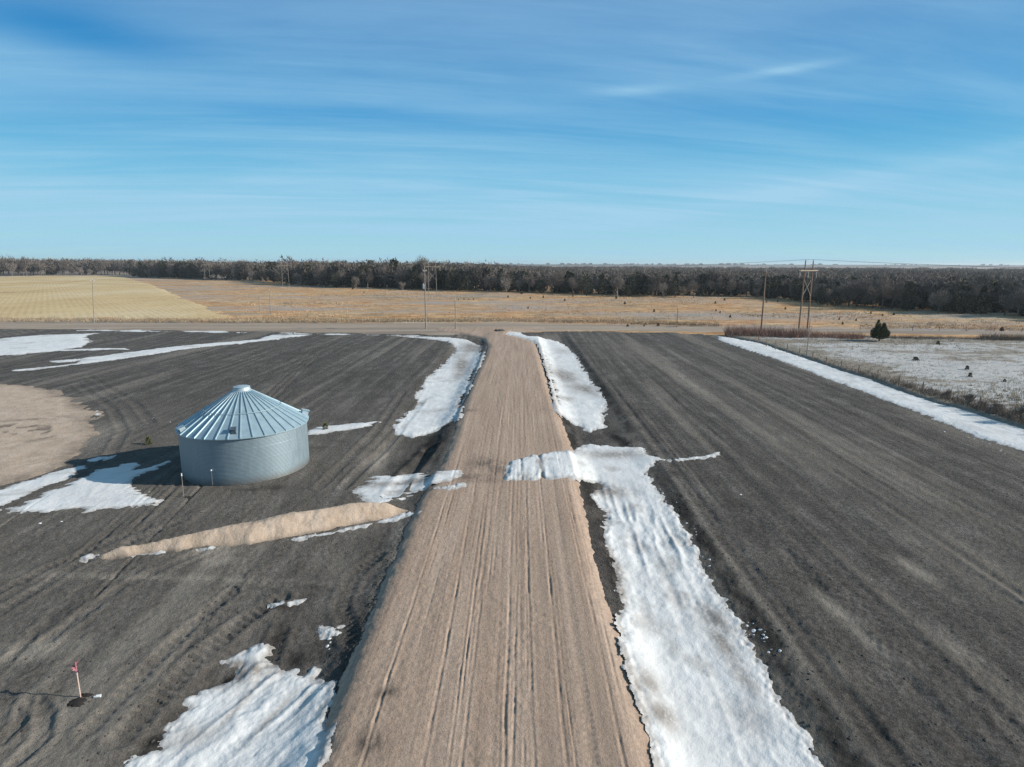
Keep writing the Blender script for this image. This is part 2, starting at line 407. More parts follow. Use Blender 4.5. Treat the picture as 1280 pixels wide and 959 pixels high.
def soil_relief(x, y):
    s = road_s(x, y); r = np.hypot(x, y); fade = 1 / (1 + (r / 90) ** 2) + .25
    z = .07 * fbm(x / 1.1, y / 1.1, 20, 5) * fade + .085 * fbm(x / .25, y / .25, 27, 3) * sst(80, 25, r) * (.35 + 1.3 * vn(x / 2.3, y / 9, 29))
    ph = np.where(s > 0, s, s * .985 + .17 * y)
    z = z + .05 * fbm(ph / .8, y / 18, 33, 2) * fade + .07 * fbm(ph / 2.6, y / 60, 37, 2)
    shp = np.shape(z); z = np.array(z, float).ravel(); sf = np.ravel(s); pf = np.ravel(ph); yf = np.ravel(y) + 0 * sf; xf = np.ravel(x) + 0 * sf
    for s0, w, d, ya, yb, sd, side in SRUT:
        q = pf if side < 0 else sf
        ii = np.nonzero((np.abs(q - s0) < 3.6 * w + .2) & (yf > ya) & (yf < yb) & ((sf > 0) == (side > 0)))[0]
        if not len(ii): continue
        yy = yf[ii]; u = (q[ii] - s0 - .3 * fbm(yy / 16, yy * 0 + sd, sd, 2)) / w
        win = sst(ya, ya + 4, yy) * sst(yb, yb - 4, yy) * (.3 + 1.0 * vn(yy / 1.3, yy * 0 + sd, sd + 1))
        z[ii] += win * d * (-np.exp(-u * u) + .5 * np.exp(-(np.abs(u) - 1.8) ** 2 * 1.5))
    for P, w, d, lug in TRK:
        a = np.array(P); m = 3 * w + .2
        ii = np.nonzero((xf > a[:, 0].min() - m) & (xf < a[:, 0].max() + m) & (yf > a[:, 1].min() - m) & (yf < a[:, 1].max() + m))[0]
        if not len(ii): continue
        dd, al = pdist(P, xf[ii], yf[ii]); u = dd / w; g = np.exp(-u ** 4)
        z[ii] += -d * 1.15 * g * (.7 if not lug else (.45 + .75 * np.sin(al * 2 * math.pi / .42))) + .8 * d * np.exp(-(u - 1.6) ** 2 * 3)
    z = z.reshape(shp)
    for s0, w, d in SOILTR:
        u = (s - s0 - .35 * fbm(y / 14, y * 0 + s0, 44, 2)) / w
        z = z - .5 * d * np.exp(-u * u) * (.3 + 1.1 * vn(y / 6, y * 0 + s0, 45)) + .25 * d * np.exp(-(u - 1.8) ** 2)
    # clods thrown along the ditch banks
    bank = np.exp(-((np.abs(s) - 6.1) / .5) ** 2) + .8 * np.exp(-((s - 11.9) / .6) ** 2)
    z = z + bank * .13 * np.maximum(fbm(x / .45, y / .45, 52, 3), -.05) * sst(110, 40, y)
    return z
grv = np.random.RandomState(5)
RUTS = []
for k in range(120):
    s0 = grv.uniform(-4.8, 4.9) if k > 50 else grv.normal(.2, 1.6)
    y0 = grv.uniform(8, 95); RUTS.append((s0, grv.uniform(.025, .06), grv.uniform(.008, .025), y0, y0 + grv.uniform(5, 60), grv.uniform(-.012, .012), 40 + k))
for s0 in (-3.9, -2.05, 2.55, 4.3, .55, -.75, 1.5): RUTS.append((s0, .055, .026, 0, 150, grv.uniform(-.004, .004), 230 + int(s0 * 3)))
def road_relief(x, y):
    s = road_s(x, y); z = .035 * fbm(x / 1.3, y / 3, 61, 4) + .038 * fbm(x / .2, y / .22, 66, 3) * sst(70, 20, y) * (.2 + 1.4 * vn(x / 1.2, y / 4, 68)) * sst(4.6, 1.5, s)
    z = z + .014 * fbm(s / .2, y / 14, 70, 2) + .02 * fbm(s / .8, y / 40, 73, 2)
    shp = np.shape(z); z = np.array(z, float).ravel(); sf = np.ravel(s); yf = np.ravel(y) + 0 * sf
    for s0, w, d, ya, yb, k, sd in RUTS:
        q = sf - s0 - k * (yf - 40)
        ii = np.nonzero((np.abs(q) < 3.8 * w + .22) & (yf > ya) & (yf < yb))[0]
        if not len(ii): continue
        yy = yf[ii]; u = (q[ii] - .22 * fbm(yy / 19, yy * 0 + sd, sd, 3) - .05 * fbm(yy / 1.7, yy * 0 + sd, sd + 2, 2)) / w
        win = sst(ya, ya + 3, yy) * sst(yb, yb - 3, yy) * (.15 + 1.2 * vn(yy / 2.1, yy * 0 + sd * 1.7, sd + 1) * (.4 + 1.2 * vn(yy / .5, yy * 0 + sd, sd + 3)))
        z[ii] += win * d * (-np.exp(-u * u) + .45 * np.exp(-(np.abs(u) - 1.9) ** 2 * 1.5))
    z = z.reshape(shp)
    # tread pattern near the right edge
    u = (s - 3.4) / .16; z = z - .03 * np.exp(-u ** 4) * (.5 + .5 * np.sin(y * 2 * math.pi / .3)) * sst(45, 30, y)
    return z

# ------------------------------------------------------------------ GROUND
def ring_grid(th, rr):
    T, Rr = np.meshgrid(th, rr); return Rr * np.sin(T), Rr * np.cos(T)
def ground():
    th = np.radians(np.concatenate([np.linspace(-180, -56, 32, endpoint=False), np.linspace(-56, 56, 520), np.linspace(60, 180, 32)]))
    rr = np.concatenate([np.linspace(.5, 110, 26, endpoint=False), 110 * np.exp(np.linspace(0, math.log(800 / 110), 260, endpoint=False)), 800 * np.exp(np.linspace(0, math.log(9000 / 800), 36))])
    X, Y = ring_grid(th, rr); r = np.hypot(X, Y)
    Z = height(X, Y)
    rise = sst(0, 14, Y - cross_y(X) - 4) * sst(9000, 600, r)
    Z = Z + rise * (.9 * fbm(X / 34, Y / 22, 80, 4) + .35 * fbm(X / 7, Y / 5, 85, 3)) - .35 * sst(-4, -12, Y - cross_y(X))
    Z = Z - .35 * np.exp(-((Y - cross_y(X) - 9) / 3.0) ** 2)
    mask = spots(X, Y, [(545, 379, 9, 16, .3, 1), (655, 384, 14, 10, 0, .8), (1000, 398, 60, 14, -.2, .6), (1150, 404, 60, 10, -.3, .55), (420, 375, 22, 18, 0, .5), (660, 400, 20, 5, 0, .4), (860, 377, 30, 12, 0, .6), (250, 372, 20, 40, .9, .5)])
    mask = np.maximum(mask, sst(550, 900, r)); mask = np.maximum(mask, .85 * np.exp(-((Y - cross_y(X) - 8) / 5.0) ** 2))
    keep = np.ones(X.shape, bool); V, F, A = compact(X, Y, Z, keep, {'mask': mask})
    tag(mk('ground', V, F[:, ::-1], MS['grass'], None, True, A), kind='structure')
ground()

def sheet(name, P, dx, dy, off, relief, mat, edge=.5, namp=.3, nsc=1.5, drop=.6, mask=None, bbox=None, seed=90, ex=None):
    pl = poly(P); a = np.array(P, float)
    x0, x1, y0, y1 = bbox or (a[:, 0].min() - 6, a[:, 0].max() + 6, a[:, 1].min() - 3, a[:, 1].max() + 8)
    X, Y = grid_px(x0, x1, max(y0, 336), y1, dx, dy)
    sd = sdist(pl, X, Y) + namp * 2 * fbm(X / nsc, Y / nsc, seed, 4)
    e = np.clip(sd / edge, -1, 1)
    Z = height(X, Y) + relief(X, Y) * sst(-.5, .6, e) + np.where(e > 0, off * np.sin(e * math.pi / 2), drop * e)
    if ex is not None: Z = Z + ex(X, Y, sd)
    A = {'mask': np.zeros(X.shape) if mask is None else mask(X, Y, sd)}
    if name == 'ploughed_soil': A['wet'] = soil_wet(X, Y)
    V, F, A = compact(X, Y, Z, sd > -edge, A)
    return tag(mk(name, V, F, mat, None, True, A), kind='structure')

WET = [(240, 893, .75, .35, .5, 1), (205, 927, .7, .35, .5, 1), (285, 852, .7, .4, .6, 1), (178, 947, .5, .3, .5, .9), (265, 866, .4, .3, .3, .8), (345, 800, .5, .9, 0, .6), (405, 812, .35, .8, 0, .9), (370, 825, .5, .5, 0, .8), (428, 850, .25, 1.6, 0, .7),  # damp soil beside the snow, plus ditch bank shade painted into the colour
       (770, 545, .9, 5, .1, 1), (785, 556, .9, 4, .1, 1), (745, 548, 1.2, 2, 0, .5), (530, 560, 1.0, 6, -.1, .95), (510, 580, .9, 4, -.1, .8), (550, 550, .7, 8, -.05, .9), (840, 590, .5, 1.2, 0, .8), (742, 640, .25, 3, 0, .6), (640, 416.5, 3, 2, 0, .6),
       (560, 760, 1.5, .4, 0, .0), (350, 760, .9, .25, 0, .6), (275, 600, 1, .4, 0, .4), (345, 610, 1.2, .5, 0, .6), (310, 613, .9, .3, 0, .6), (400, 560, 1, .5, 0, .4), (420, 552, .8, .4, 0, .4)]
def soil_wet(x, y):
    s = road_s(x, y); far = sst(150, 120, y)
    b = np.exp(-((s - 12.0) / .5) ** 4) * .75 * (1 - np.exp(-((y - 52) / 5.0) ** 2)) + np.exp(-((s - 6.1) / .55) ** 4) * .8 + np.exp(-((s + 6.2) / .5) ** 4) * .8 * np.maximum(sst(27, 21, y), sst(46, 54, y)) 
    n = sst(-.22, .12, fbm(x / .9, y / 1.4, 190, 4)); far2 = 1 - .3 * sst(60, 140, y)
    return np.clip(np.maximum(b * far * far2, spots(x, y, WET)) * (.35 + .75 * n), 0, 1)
# ploughed soil
SOIL = [(-250, 409), (0, 410.5), (150, 412), (300, 414), (400, 415.3), (525, 417.5), (600, 419), (650, 415), (725, 413.5), (850, 416), (885, 418), (952, 432), (1008, 451), (1048, 465), (1088, 477), (1131, 495),
        (1172, 508), (1210, 518.5), (1247, 530), (1285, 542), (1500, 606), (1800, 1100), (-500, 1100)]
SOILSP = [(1048, 765, .5, 2.0, .15, .85), (1085, 800, .4, 1.6, .2, .8), (1145, 712, .6, 1.5, .1, .9), (1045, 835, .4, 1.2, .1, .5), (1200, 815, .3, .8, 0, .6), (30, 815, 2.2, .9, .3, .8), (475, 575, .7, 4.5, .05, 1.0), (490, 555, .5, 3, 0, .6),
          (268, 690, 1.5, .9, .3, .9), (275, 700, 1.0, .6, 0, .7), (470, 640, 1.5, 3, 0, .5), (190, 722, 9, .35, -.05, .45), (420, 705, 1.2, 2.0, .3, .25), (1120, 590, 2.5, 12, 0, .35), (1240, 720, 1.8, 9, 0, .4), (870, 480, 2, 16, 0, .3), (1000, 560, 2, 14, 0, .3),
          (120, 545, 2, 6, .2, .5), (770, 435, 3, 20, 0, .2), (496, 690, .5, 8, .12, .75), (470, 760, .35, 6, .12, .5)]
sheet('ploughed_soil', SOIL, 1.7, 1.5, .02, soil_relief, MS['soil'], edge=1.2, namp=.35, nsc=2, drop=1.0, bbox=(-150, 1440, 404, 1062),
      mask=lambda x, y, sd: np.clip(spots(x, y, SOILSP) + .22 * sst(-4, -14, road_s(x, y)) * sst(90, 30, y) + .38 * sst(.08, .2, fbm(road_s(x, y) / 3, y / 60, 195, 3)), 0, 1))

# gravel public road
CR = [(-300, 401.0), (0, 403.7), (300, 404.6), (525, 404.4), (640, 404.6), (760, 406), (900, 409.3), (1100, 413), (1280, 415.6), (1600, 420), (1600, 424), (1280, 419.3), (1100, 417), (880, 414.6), (725, 412.8), (660, 413.6), (600, 418), (540, 417), (400, 415), (300, 413.4), (150, 411.8), (0, 410.2), (-300, 407)]
sheet('gravel_road', CR, 5, .5, .22, lambda x, y: .05 * fbm(x / 3, y / 2, 99, 3), MS['gravel'], edge=1.6, namp=.5, nsc=5, drop=.7)

# the wide sandy dirt road
DR = [(383, 975), (396, 939), (427, 846), (464, 763), (490, 700), (516, 640), (533, 612), (547, 590), (562, 555), (575, 517), (590, 477), (605, 447), (610, 433), (601, 424), (577, 418.5), (545, 415.5), (540, 410.5), (600, 409), (690, 409.5), (690, 412.2), (640, 415), (632, 418.5),
      (655, 423.5), (670, 429), (677, 450), (687, 487), (700, 520), (717, 565), (732, 640), (742, 696), (769, 783), (799, 879), (820, 949), (852, 1075), (340, 1075)]
sheet('dirt_road', DR, 1.25, 1.5, .26, road_relief, MS['road'], edge=1.0, namp=.18, nsc=.7, drop=.9, bbox=(318, 870, 406, 1062),
      mask=lambda x, y, sd: np.maximum(spots(x, y, [(482, 873, .45, .30, .2, 1), (462, 938, .55, .55, .2, 1), (605, 583, 1.3, 1.5, 0, .8), (590, 600, 1.5, .8, .15, .7), (622, 590, .9, 1.6, 0, .7), (585, 516, .9, .6, .2, .8), (610, 604, 2.0, .6, .1, .55), (690, 515, 1.4, .5, .1, .3)]), 0))

# stubble field
SF = [(-300, 348), (0, 346), (60, 345), (150, 344.8), (190, 356), (230, 373), (262, 385), (292, 397.5), (300, 399.3), (150, 398), (0, 396.5), (-300, 394)]
sheet('stubble_field', SF, 3, .5, .25, lambda x, y: .3 * fbm(x / 40, y / 40, 103, 2), MS['stubble'], edge=4, namp=1.2, nsc=9, drop=1.2)

# snowy pasture behind the fence
PA = [(903, 419.5), (952, 430.5), (1008, 449.5), (1048, 463.5), (1088, 475), (1131, 493), (1172, 506), (1210, 516.5), (1247, 528), (1285, 539.5), (1500, 600), (1700, 500), (1700, 440), (1280, 424.5), (1180, 423), (1000, 420)]
sheet('pasture', PA, 2.2, 1.0, .42, lambda x, y: .16 * fbm(x / 1.6, y / 1.6, 110, 4) + .4 * fbm(x / 14, y / 14, 115, 3), MS['pasture'], edge=.8, namp=.5, nsc=2.4, drop=.9, bbox=(890, 1520, 415, 600),
      mask=lambda x, y, sd: .9 * sst(.5, 12, sd) - 1.4 * spots(x, y, [(1070, 462, 4, 4, 0, 1), (1230, 445, 20, 8, 0, .6), (1110, 429, 25, 3, 0, .8)]) - .6 * sst(2.5, 0, sd))

# tan sandy turning pad on the left
PD = [(-200, 478), (0, 481), (37, 482.5), (75, 490), (105, 505), (124, 516), (121, 540), (107, 562), (80, 585), (40, 598), (0, 606), (-200, 628)]
padc = gp(10, 542)
def pad_rel(x, y):
    r = np.hypot(x - padc[0], (y - padc[1]) * .8)
    return .05 * fbm(r / .45, np.arctan2(y - padc[1], x - padc[0]) * 3, 120, 4) + .05 * fbm(x / 1.2, y / 1.2, 124, 4)
sheet('sand_pad', PD, 1.8, 1.3, .10, pad_rel, MS['pad'], edge=1.2, namp=1.5, nsc=2.0, drop=.3,
      mask=lambda x, y, sd: np.maximum(.75 * sst(2.0, 0, sd), .8 * sst(.60, .72, vn(np.hypot(x - padc[0], y - padc[1]) / .9, np.arctan2(y - padc[1], x - padc[0]) * 2.2, 126)) * sst(9, 3, np.hypot(x - padc[0], y - padc[1]))))

# ------------------------------------------------------------------ sand mound
MO = [(116, 698), (150, 688), (200, 680), (233, 674), (266, 666), (309, 658), (360, 648), (400, 642), (430, 637), (455, 634), (490, 635), (514, 639), (480, 650), (440, 657), (380, 668), (312, 681), (266, 684), (206, 690.5), (166, 695.5), (125, 701)]
def mound():
    pl = poly(MO); X, Y = grid_px(100, 530, 600, 706, 1.5, 1.1)
    sd = sdist(pl, X, Y) + .22 * fbm(X / .9, Y / .9, 131, 4)
    a = sst(-26, -9, X)
    hgt = (.50 + .62 * a * sst(-5.9, -7.9, X))
    t = np.clip(sd, -1, 5); prof = np.where(t > 0, np.minimum(hgt * 1.12, t * .85) * (1 - .15 * np.exp(-t)), t * .5)
    prof = hgt * np.tanh(np.maximum(prof, 0) / hgt * 1.1) + np.minimum(prof, 0)
    Z = height(X, Y) + prof + np.where(sd > 0, .20 * fbm(X / 1.1, Y / 1.1, 135, 5) + .07 * fbm(X / .22, Y / .22, 139, 3), 0) * sst(0, .5, sd)
    V, F, A = compact(X, Y, Z, sd > -.4, {'mask': np.clip(.7 * sst(.25, -.05, sd) + .35 * sst(.62, .75, vn(X / .6, Y / .6, 140)) * sst(1.0, .3, sd), 0, 1)})
    o = mk('sand_mound', V, F, MS['mound'], None, True, A)
    tag(o, 'long low heap of pale tan sand in front of the round metal bin', 'sand mound')
mound()

# ------------------------------------------------------------------ snow
def snow(P, label, t0=.16, edge=.5, namp=.35, nsc=1.2, dx=1.5, dy=1.3, dirt=(), stretch=(1, 1), rot=0.0, rip=.05, dirtn=.55, group=None, rag=.2, cuts=(), ridge=None, boost=0):
    pl = poly(P); a = np.array(P, float)
    X, Y = grid_px(a[:, 0].min() - 8, a[:, 0].max() + 8, a[:, 1].min() - 6, a[:, 1].max() + 8, dx, dy)
    c, s_ = math.cos(rot), math.sin(rot); U = (X * c + Y * s_) / stretch[0]; W = (-X * s_ + Y * c) / stretch[1]
    nz = fbm(U / nsc, W / nsc, 150, 5); sd = sdist(pl, X, Y) + 2 * namp * nz + rag * (1.5 * fbm(U / .22, W / .3, 155, 3) + 1.3 * fbm(U / .9, W / .9, 158, 3)) * (1 + np.hypot(X, Y) / 50)
    if boost: sd = sd + boost * np.exp(-((road_s(X, Y) - 6.15) / .6) ** 2) * sst(27, 24, Y)
    if cuts: sd = sd - 1.6 * spots(X, Y, cuts)
    t = .62 * t0 * np.tanh(sd / (edge * 1.25))
    ripple = rip * ((.5 - np.abs(2 * vn(U / .55 + .8 * fbm(W / 2.2, U / 2.2, 163, 2), W / 5.5, 160) - 1)) * .9 + fbm(U / .42, W / 2.4, 161, 3) * .6 + .4 * fbm(X / .3, Y / .4, 165, 3)) * sst(90, 30, np.hypot(X, Y)) * (.3 + 1.4 * vn(X / 3, Y / 5, 169)) * (1 if ridge is None else ridge(X, Y)) + .04 * fbm(U / 2.2, W / 3, 167, 3)
    onr = sst(5.75, 5.15, np.abs(road_s(X, Y))) * sst(140, 120, Y)
    Z = height(X, Y) + onr * (.27 + road_relief(X, Y)) + .35 * soil_relief(X, Y) * (1 - onr) + np.where(t > 0, t * (1 + .6 * fbm(X / .8, Y / .8, 170, 3)) + ripple * sst(0, .4, sd), 1.4 * t) + .03
    m = np.clip(spots(X, Y, dirt) + dirtn * sst(.10, .26, fbm(U / 1.7, W / 2.6, 175, 4)) + .6 * sst(.35, 0, sd), 0, 1)
    V, F, A = compact(X, Y, Z, sd > -edge * .7, {'mask': m})
    o = mk('snow_patch', V, F, MS['snow'], None, True, A)
    return tag(o, label, 'snow patch', group)

S1 = [(631, 605), (634, 581), (667, 573), (717, 568), (722, 559), (737, 556), (770, 558), (800, 560), (814, 570), (832, 575.5), (822, 579), (809, 589), (812, 600), (825, 615), (837, 635), (852, 652), (868, 676), (876, 706), (893, 736), (919, 773), (943, 810), (966, 850), (996, 903), (1032, 959), (1085, 1045),
      (856, 1045), (829, 959), (821, 923), (808, 879), (796, 843), (786, 813), (791, 796), (778, 783), (783, 763), (773, 736), (765, 697), (757, 667), (758, 640), (748, 635), (736, 616), (758, 609), (746, 604), (725, 601), (675, 602.5)]
snow(S1, 'longest white snow drift, crossing the dirt road and filling the ditch along its right side', .20, .45, .28, 1.0, dirt=[(893, 778, .6, 1.5, .1, 1), (903, 808, .45, 1.7, .1, 1), (928, 850, .4, 1.2, .1, .8), (768, 715, .5, 2.2, 0, 1.2), (812, 858, .5, .9, .1, .9), (828, 897, .6, .8, .1, 1), (760, 617, 1.6, 1.4, 0, 1), (768, 570, 3.2, 1.0, 0, .9), (655, 600, .5, .5, 0, .8), (676, 590, .16, 2.6, 0, 1), (652, 592, .1, 2, 0, .6), (940, 905, .8, 1.2, 0, .35)], rot=-.05, rip=.075, dirtn=.45, boost=.55, ridge=lambda x, y: .35 + 1.4 * sst(24, 29, y) * sst(46, 40, y), cuts=[(676, 588, .13, 4, 0, .75), (652, 592, .06, 3, 0, .5), (728, 612, .5, .5, 0, .4)])
S2 = [(627, 414.3), (647, 415.3), (660, 420.5), (687, 424), (705, 430), (717, 442), (732, 465), (752, 492.5), (759, 507.5), (753, 525), (756, 535), (743, 537), (737, 541), (729, 535), (709, 525), (697, 517), (696, 492), (682, 450), (675, 432), (660, 425), (632, 419)]
snow(S2, 'narrow snow drift lying between the far dirt road and the right hand ploughed field', .22, .7, .4, 1.6, dx=1.3, dy=.9, dirt=[(705, 471, 1.7, 6, .1, 1.1), (728, 487, 2, 4, .2, .9), (708, 500, .9, 1.5, 0, .8), (703, 440, 1.5, 4, 0, .5), (700, 522, .9, 1.2, 0, .5)], dirtn=.25)
S3 = [(490, 419.6), (525, 421), (560, 422), (585, 425), (602, 432), (600, 450), (587, 472), (584, 487), (571, 502), (574, 517), (566, 527), (540, 541), (517, 547), (496, 543), (490, 531), (509, 517), (519, 507), (519, 495), (535, 472), (555, 455), (572, 436), (560, 427), (525, 423)]
snow(S3, 'rounded snow drift hugging the left edge of the far dirt road', .24, .7, .5, 1.6, dx=1.3, dy=.9, dirt=[(577, 458, 1.2, 9, .08, 1.2), (590, 436, 2.5, 7, .1, 1.1), (574, 470, 1, 3, 0, .9), (550, 515, 2.4, .8, .3, .5), (522, 505, 1, 1, 0, .9), (580, 445, 1.2, 5, 0, .7)], dirtn=.3)
S4 = [(442, 612), (460, 602), (482, 595), (525, 591), (537, 595.5), (560, 594), (575, 592), (561, 600), (535, 611), (500, 620), (497, 626), (467, 634), (461, 625), (445, 617)]
snow(S4, 'dirty broken snow at the left road edge beside the sand mound', .08, .4, .85, .9, dx=1.1, dy=.8, stretch=(2.2, .8), rot=.2, dirtn=.95, dirt=[(525, 602, .8, .9, 0, 1), (470, 608, 2.2, .6, .1, .8), (500, 606, 1.5, .5, .1, .5)])
S5 = [(516, 638.5), (520, 644.5), (470, 655), (420, 666.5), (368, 676), (345, 677.5), (380, 671), (440, 660), (480, 651), (500, 643)]
snow(S5, 'thin white strip of snow along the near foot of the sand mound', .10, .25, .14, .7, dx=1, dy=.7, dirtn=.15)
S6 = [(100, 1045), (163, 946), (196, 939), (193, 929), (213, 906), (246, 886), (222, 875), (248, 870), (276, 856), (299, 837), (283, 826), (299, 816), (335, 806), (338, 813), (333, 823), (352, 839), (369, 836), (379, 846), (392, 836), (402, 852), (414, 851), (412, 886), (404, 919), (396, 959), (370, 1045)]
snow(S6, 'wide rippled snow bank in the near left corner beside the dirt road', .20, .4, .30, .9, dirt=[(290, 850, .9, .7, .4, .8), (320, 845, .8, .8, .3, .7), (240, 925, .9, .6, .4, .6), (300, 885, .2, 1.6, -.2, .7), (340, 900, .2, 1.5, -.3, .7), (380, 880, .2, .9, 0, .3)], stretch=(1, 1), rot=-.42, rip=.07, dirtn=.55)
S7 = [(-60, 645), (0, 638), (32, 632), (50, 620), (82, 607), (100, 600), (122, 588), (140, 584), (160, 579), (178, 576), (176, 582), (165, 589), (210, 577), (201, 584), (180, 593), (163, 603), (164, 610), (172, 615), (190, 621), (204, 627), (190, 631), (150, 635), (110, 639.5), (100, 636.5), (55, 640), (0, 640.5), (-60, 650)]
snow(S7, 'largest snow patch lying half in the shadow of the metal bin', .10, .3, .55, 1.0, dx=1.2, dy=.9, dirtn=.15, stretch=(2, .8), rot=.35)
S7b = [(-80, 632), (-60, 620), (0, 612), (25, 603), (62, 594), (85, 586), (106, 583), (92, 596), (60, 606), (40, 616), (15, 627), (0, 632)]
snow(S7b, 'ragged streaky snow along the lower edge of the tan sand pad', .09, .35, .5, .9, dx=1.2, dy=.9, dirtn=.5, stretch=(2.4, .7), rot=.4)
S8 = [(-150, 428), (0, 424), (50, 419), (122, 416.3), (106, 422), (114, 428.5), (100, 434), (62, 439.5), (30, 444), (0, 445), (-150, 449)]
snow(S8, 'broad bright snow field at the far left beyond the sand pad', .2, 1.2, 2.8, 4, dx=1.6, dy=.6, stretch=(2.5, 1), rot=0, dirtn=.4)
snow([(70, 437.5), (120, 435.5), (160, 435.2), (160, 437), (120, 438), (75, 439.5)], 'short faint streak of snow just behind the long thin snow line', .1, .6, .5, 3, dx=1.6, dy=.6, stretch=(3, 1))
S9 = [(20, 463.5), (39, 461), (95, 454.5), (102, 448), (140, 443), (205, 435.5), (250, 430.3), (320, 424.5), (340, 418.5), (388, 418.6), (372, 421.5), (300, 430), (275, 431.5), (180, 444.5), (107, 455), (40, 462.5)]
snow(S9, 'long thin line of snow running diagonally across the left ploughed field', .13, .6, 1.0, 3.0, dx=1.6, dy=.55, stretch=(2.5, 1), rot=.3, dirtn=.4)
snow([(95, 413.2), (150, 413.3), (300, 415.4), (480, 418.7), (520, 420.0), (480, 419.5), (300, 416.2), (150, 414.2)], 'hair thin broken snow line along the near verge of the gravel road', .08, .8, 2.4, 5, dx=2.5, dy=.4, dirtn=.3)
snow([(384, 538), (400, 534), (420, 531.5), (472, 527), (462, 533), (430, 538.5), (400, 543), (384, 544.5)], 'small tapering snow strip touching the right side of the metal bin', .11, .4, .4, 1.2, dx=1.2, dy=.8, stretch=(2, .8), dirtn=.3)
S12 = [(894, 419.5), (900, 420.5), (950, 429), (1007, 447.5), (1040, 458), (1087, 472.5), (1130, 490.5), (1171, 503), (1209, 513.5), (1246, 525), (1290, 538), (1420, 576), (1420, 606), (1280, 565), (1265, 560), (1227, 549), (1182, 530.5), (1145, 515), (1115, 504), (1077, 489.5), (1040, 476), (1000, 460), (956, 445), (925, 434.5), (900, 426)]
snow(S12, 'straight snow strip along the fence at the right edge of the ploughed field', .22, .7, .35, 1.8, dx=1.6, dy=.9, dirtn=.22)
for P, l in (([(342, 756), (352, 752.5), (372, 750.5), (380, 751), (368, 756), (350, 759)], 'small snow scrap on dark soil left of the road, above the rippled bank'), ([(400, 786), (410, 784.5), (424, 784), (421, 793), (410, 800)], 'small snow scrap on dark soil close against the left road edge'),
             ([(98, 702), (104, 696), (112, 694), (116, 697), (108, 701)], 'tiny snow scrap at the pointed left tip of the sand mound'), ([(168, 694.5), (185, 691), (207, 688.5), (205, 690.5), (180, 695)], 'short snow sliver below the thin left half of the sand mound'),
             ([(230, 689), (262, 684.5), (266, 686), (240, 690)], 'snow sliver below the middle of the sand mound'), ([(549, 614.5), (577, 609.5), (579, 612), (560, 615.5)], 'snow sliver on the left half of the dirt road'),
             ([(110, 577), (120, 572), (143, 569.5), (140, 573), (120, 577.5)], 'small snow streak at the upper tip of the bin shadow'), ([(38, 521), (42, 515), (50, 518.5), (44, 522.5)], 'small white snow spot alone on the tan sand pad'),
             ([(114, 520), (120, 514), (128, 516), (126, 519)], 'small snow spot at the right rim of the tan sand pad'), ([(832, 576.5), (860, 572.5), (880, 570.5), (897, 566), (892, 571), (860, 575.5)], 'broken tail of snow crumbs pointing into the right ploughed field'),
             ([(60, 452), (90, 449.5), (105, 448.5), (95, 452), (70, 454)], 'faint snow flecks left of the long thin snow line'), ([(860, 409.6), (880, 408.9), (907, 409.6), (900, 411.2), (870, 411.2)], 'flat strip of ice and snow beside the far gravel road')):
    snow(P, l, .08, .25, .18 if P[0][1] > 440 else .5, .5 if P[0][1] > 440 else 2, dx=.9, dy=.6, dirtn=.3)

def crumbs():
    V = []; F = []; n = 0
    def lump(x, y, z, r, fl=.6):
        nonlocal n
        k = 6
        for lv, (rr, zz) in enumerate(((1, 0), (.75, .6), (.2, .95))):
            for i in range(k):
                a = 2 * math.pi * i / k + lv * .5; q = r * rr * rng.uniform(.7, 1.3)
                V.append((x + q * math.cos(a), y + q * math.sin(a), z + zz * r * fl - .02))
        for lv in range(2):
            for i in range(k):
                F.append((n + lv * k + i, n + lv * k + (i + 1) % k, n + (lv + 1) * k + (i + 1) % k, n + (lv + 1) * k + i))
        F.append(tuple(n + 2 * k + i for i in range(k))); n += 3 * k
    return V, F, lump
def scatter(name, mat, pts, r0, r1, fl=.6, zoff=0):
    V, F, lump = crumbs()
    for x, y in pts: lump(x, y, float(height(x, y)) + float(soil_relief(np.array(x), np.array(y))) + zoff, random.uniform(r0, r1) * random.uniform(.6, 1), fl)
    return tag(mk(name, V, F, MS[mat], None, True), kind='stuff')
def along(pts, n, w):
    P = poly(pts); out = []
    for _ in range(n):
        i = random.randrange(len(P) - 1); t = random.random(); p = P[i] * (1 - t) + P[i + 1] * t
        out.append((p[0] + random.gauss(0, w), p[1] + random.gauss(0, w)))
    return out
cp = along([(855, 650), (880, 690), (892, 715)], 26, .25) + along([(935, 775), (950, 800), (960, 830)], 34, .22) + along([(1000, 880), (1040, 955)], 14, .3) + along([(1180, 540), (1210, 548), (1260, 565)], 24, .5) \
   + along([(820, 578), (897, 567)], 26, .2) + along([(60, 565), (90, 540), (20, 550)], 20, .8) + along([(10, 545), (0, 556)], 14, .6) + along([(195, 523), (215, 528)], 8, .4) + along([(100, 645), (60, 652)], 8, .4) \
   + along([(410, 800), (408, 815)], 8, .15) + along([(775, 700), (770, 740)], 10, .2) + along([(560, 614), (620, 602)], 14, .2) + along([(900, 600), (1250, 900)], 10, 2)
scatter('snow_crumbs', 'snow', cp, .05, .16, .5)
cl = []
for _ in range(2600):
    y = random.uniform(14, 60); s = random.choice([random.gauss(6.0, .35), random.gauss(12.0, .6), random.gauss(-6.1, .4), random.gauss(-12.8, .5)])
    if s < 0 and 27 < y < 46 and random.random() < .8: continue
    cl.append((s - .95 + .0105 * y, y))
for _ in range(2200):
    p = gp(random.uniform(-60, 1340), random.uniform(560, 1000)); s = road_s(p[0], p[1])
    if abs(s) > 6: cl.append((p[0], p[1]))
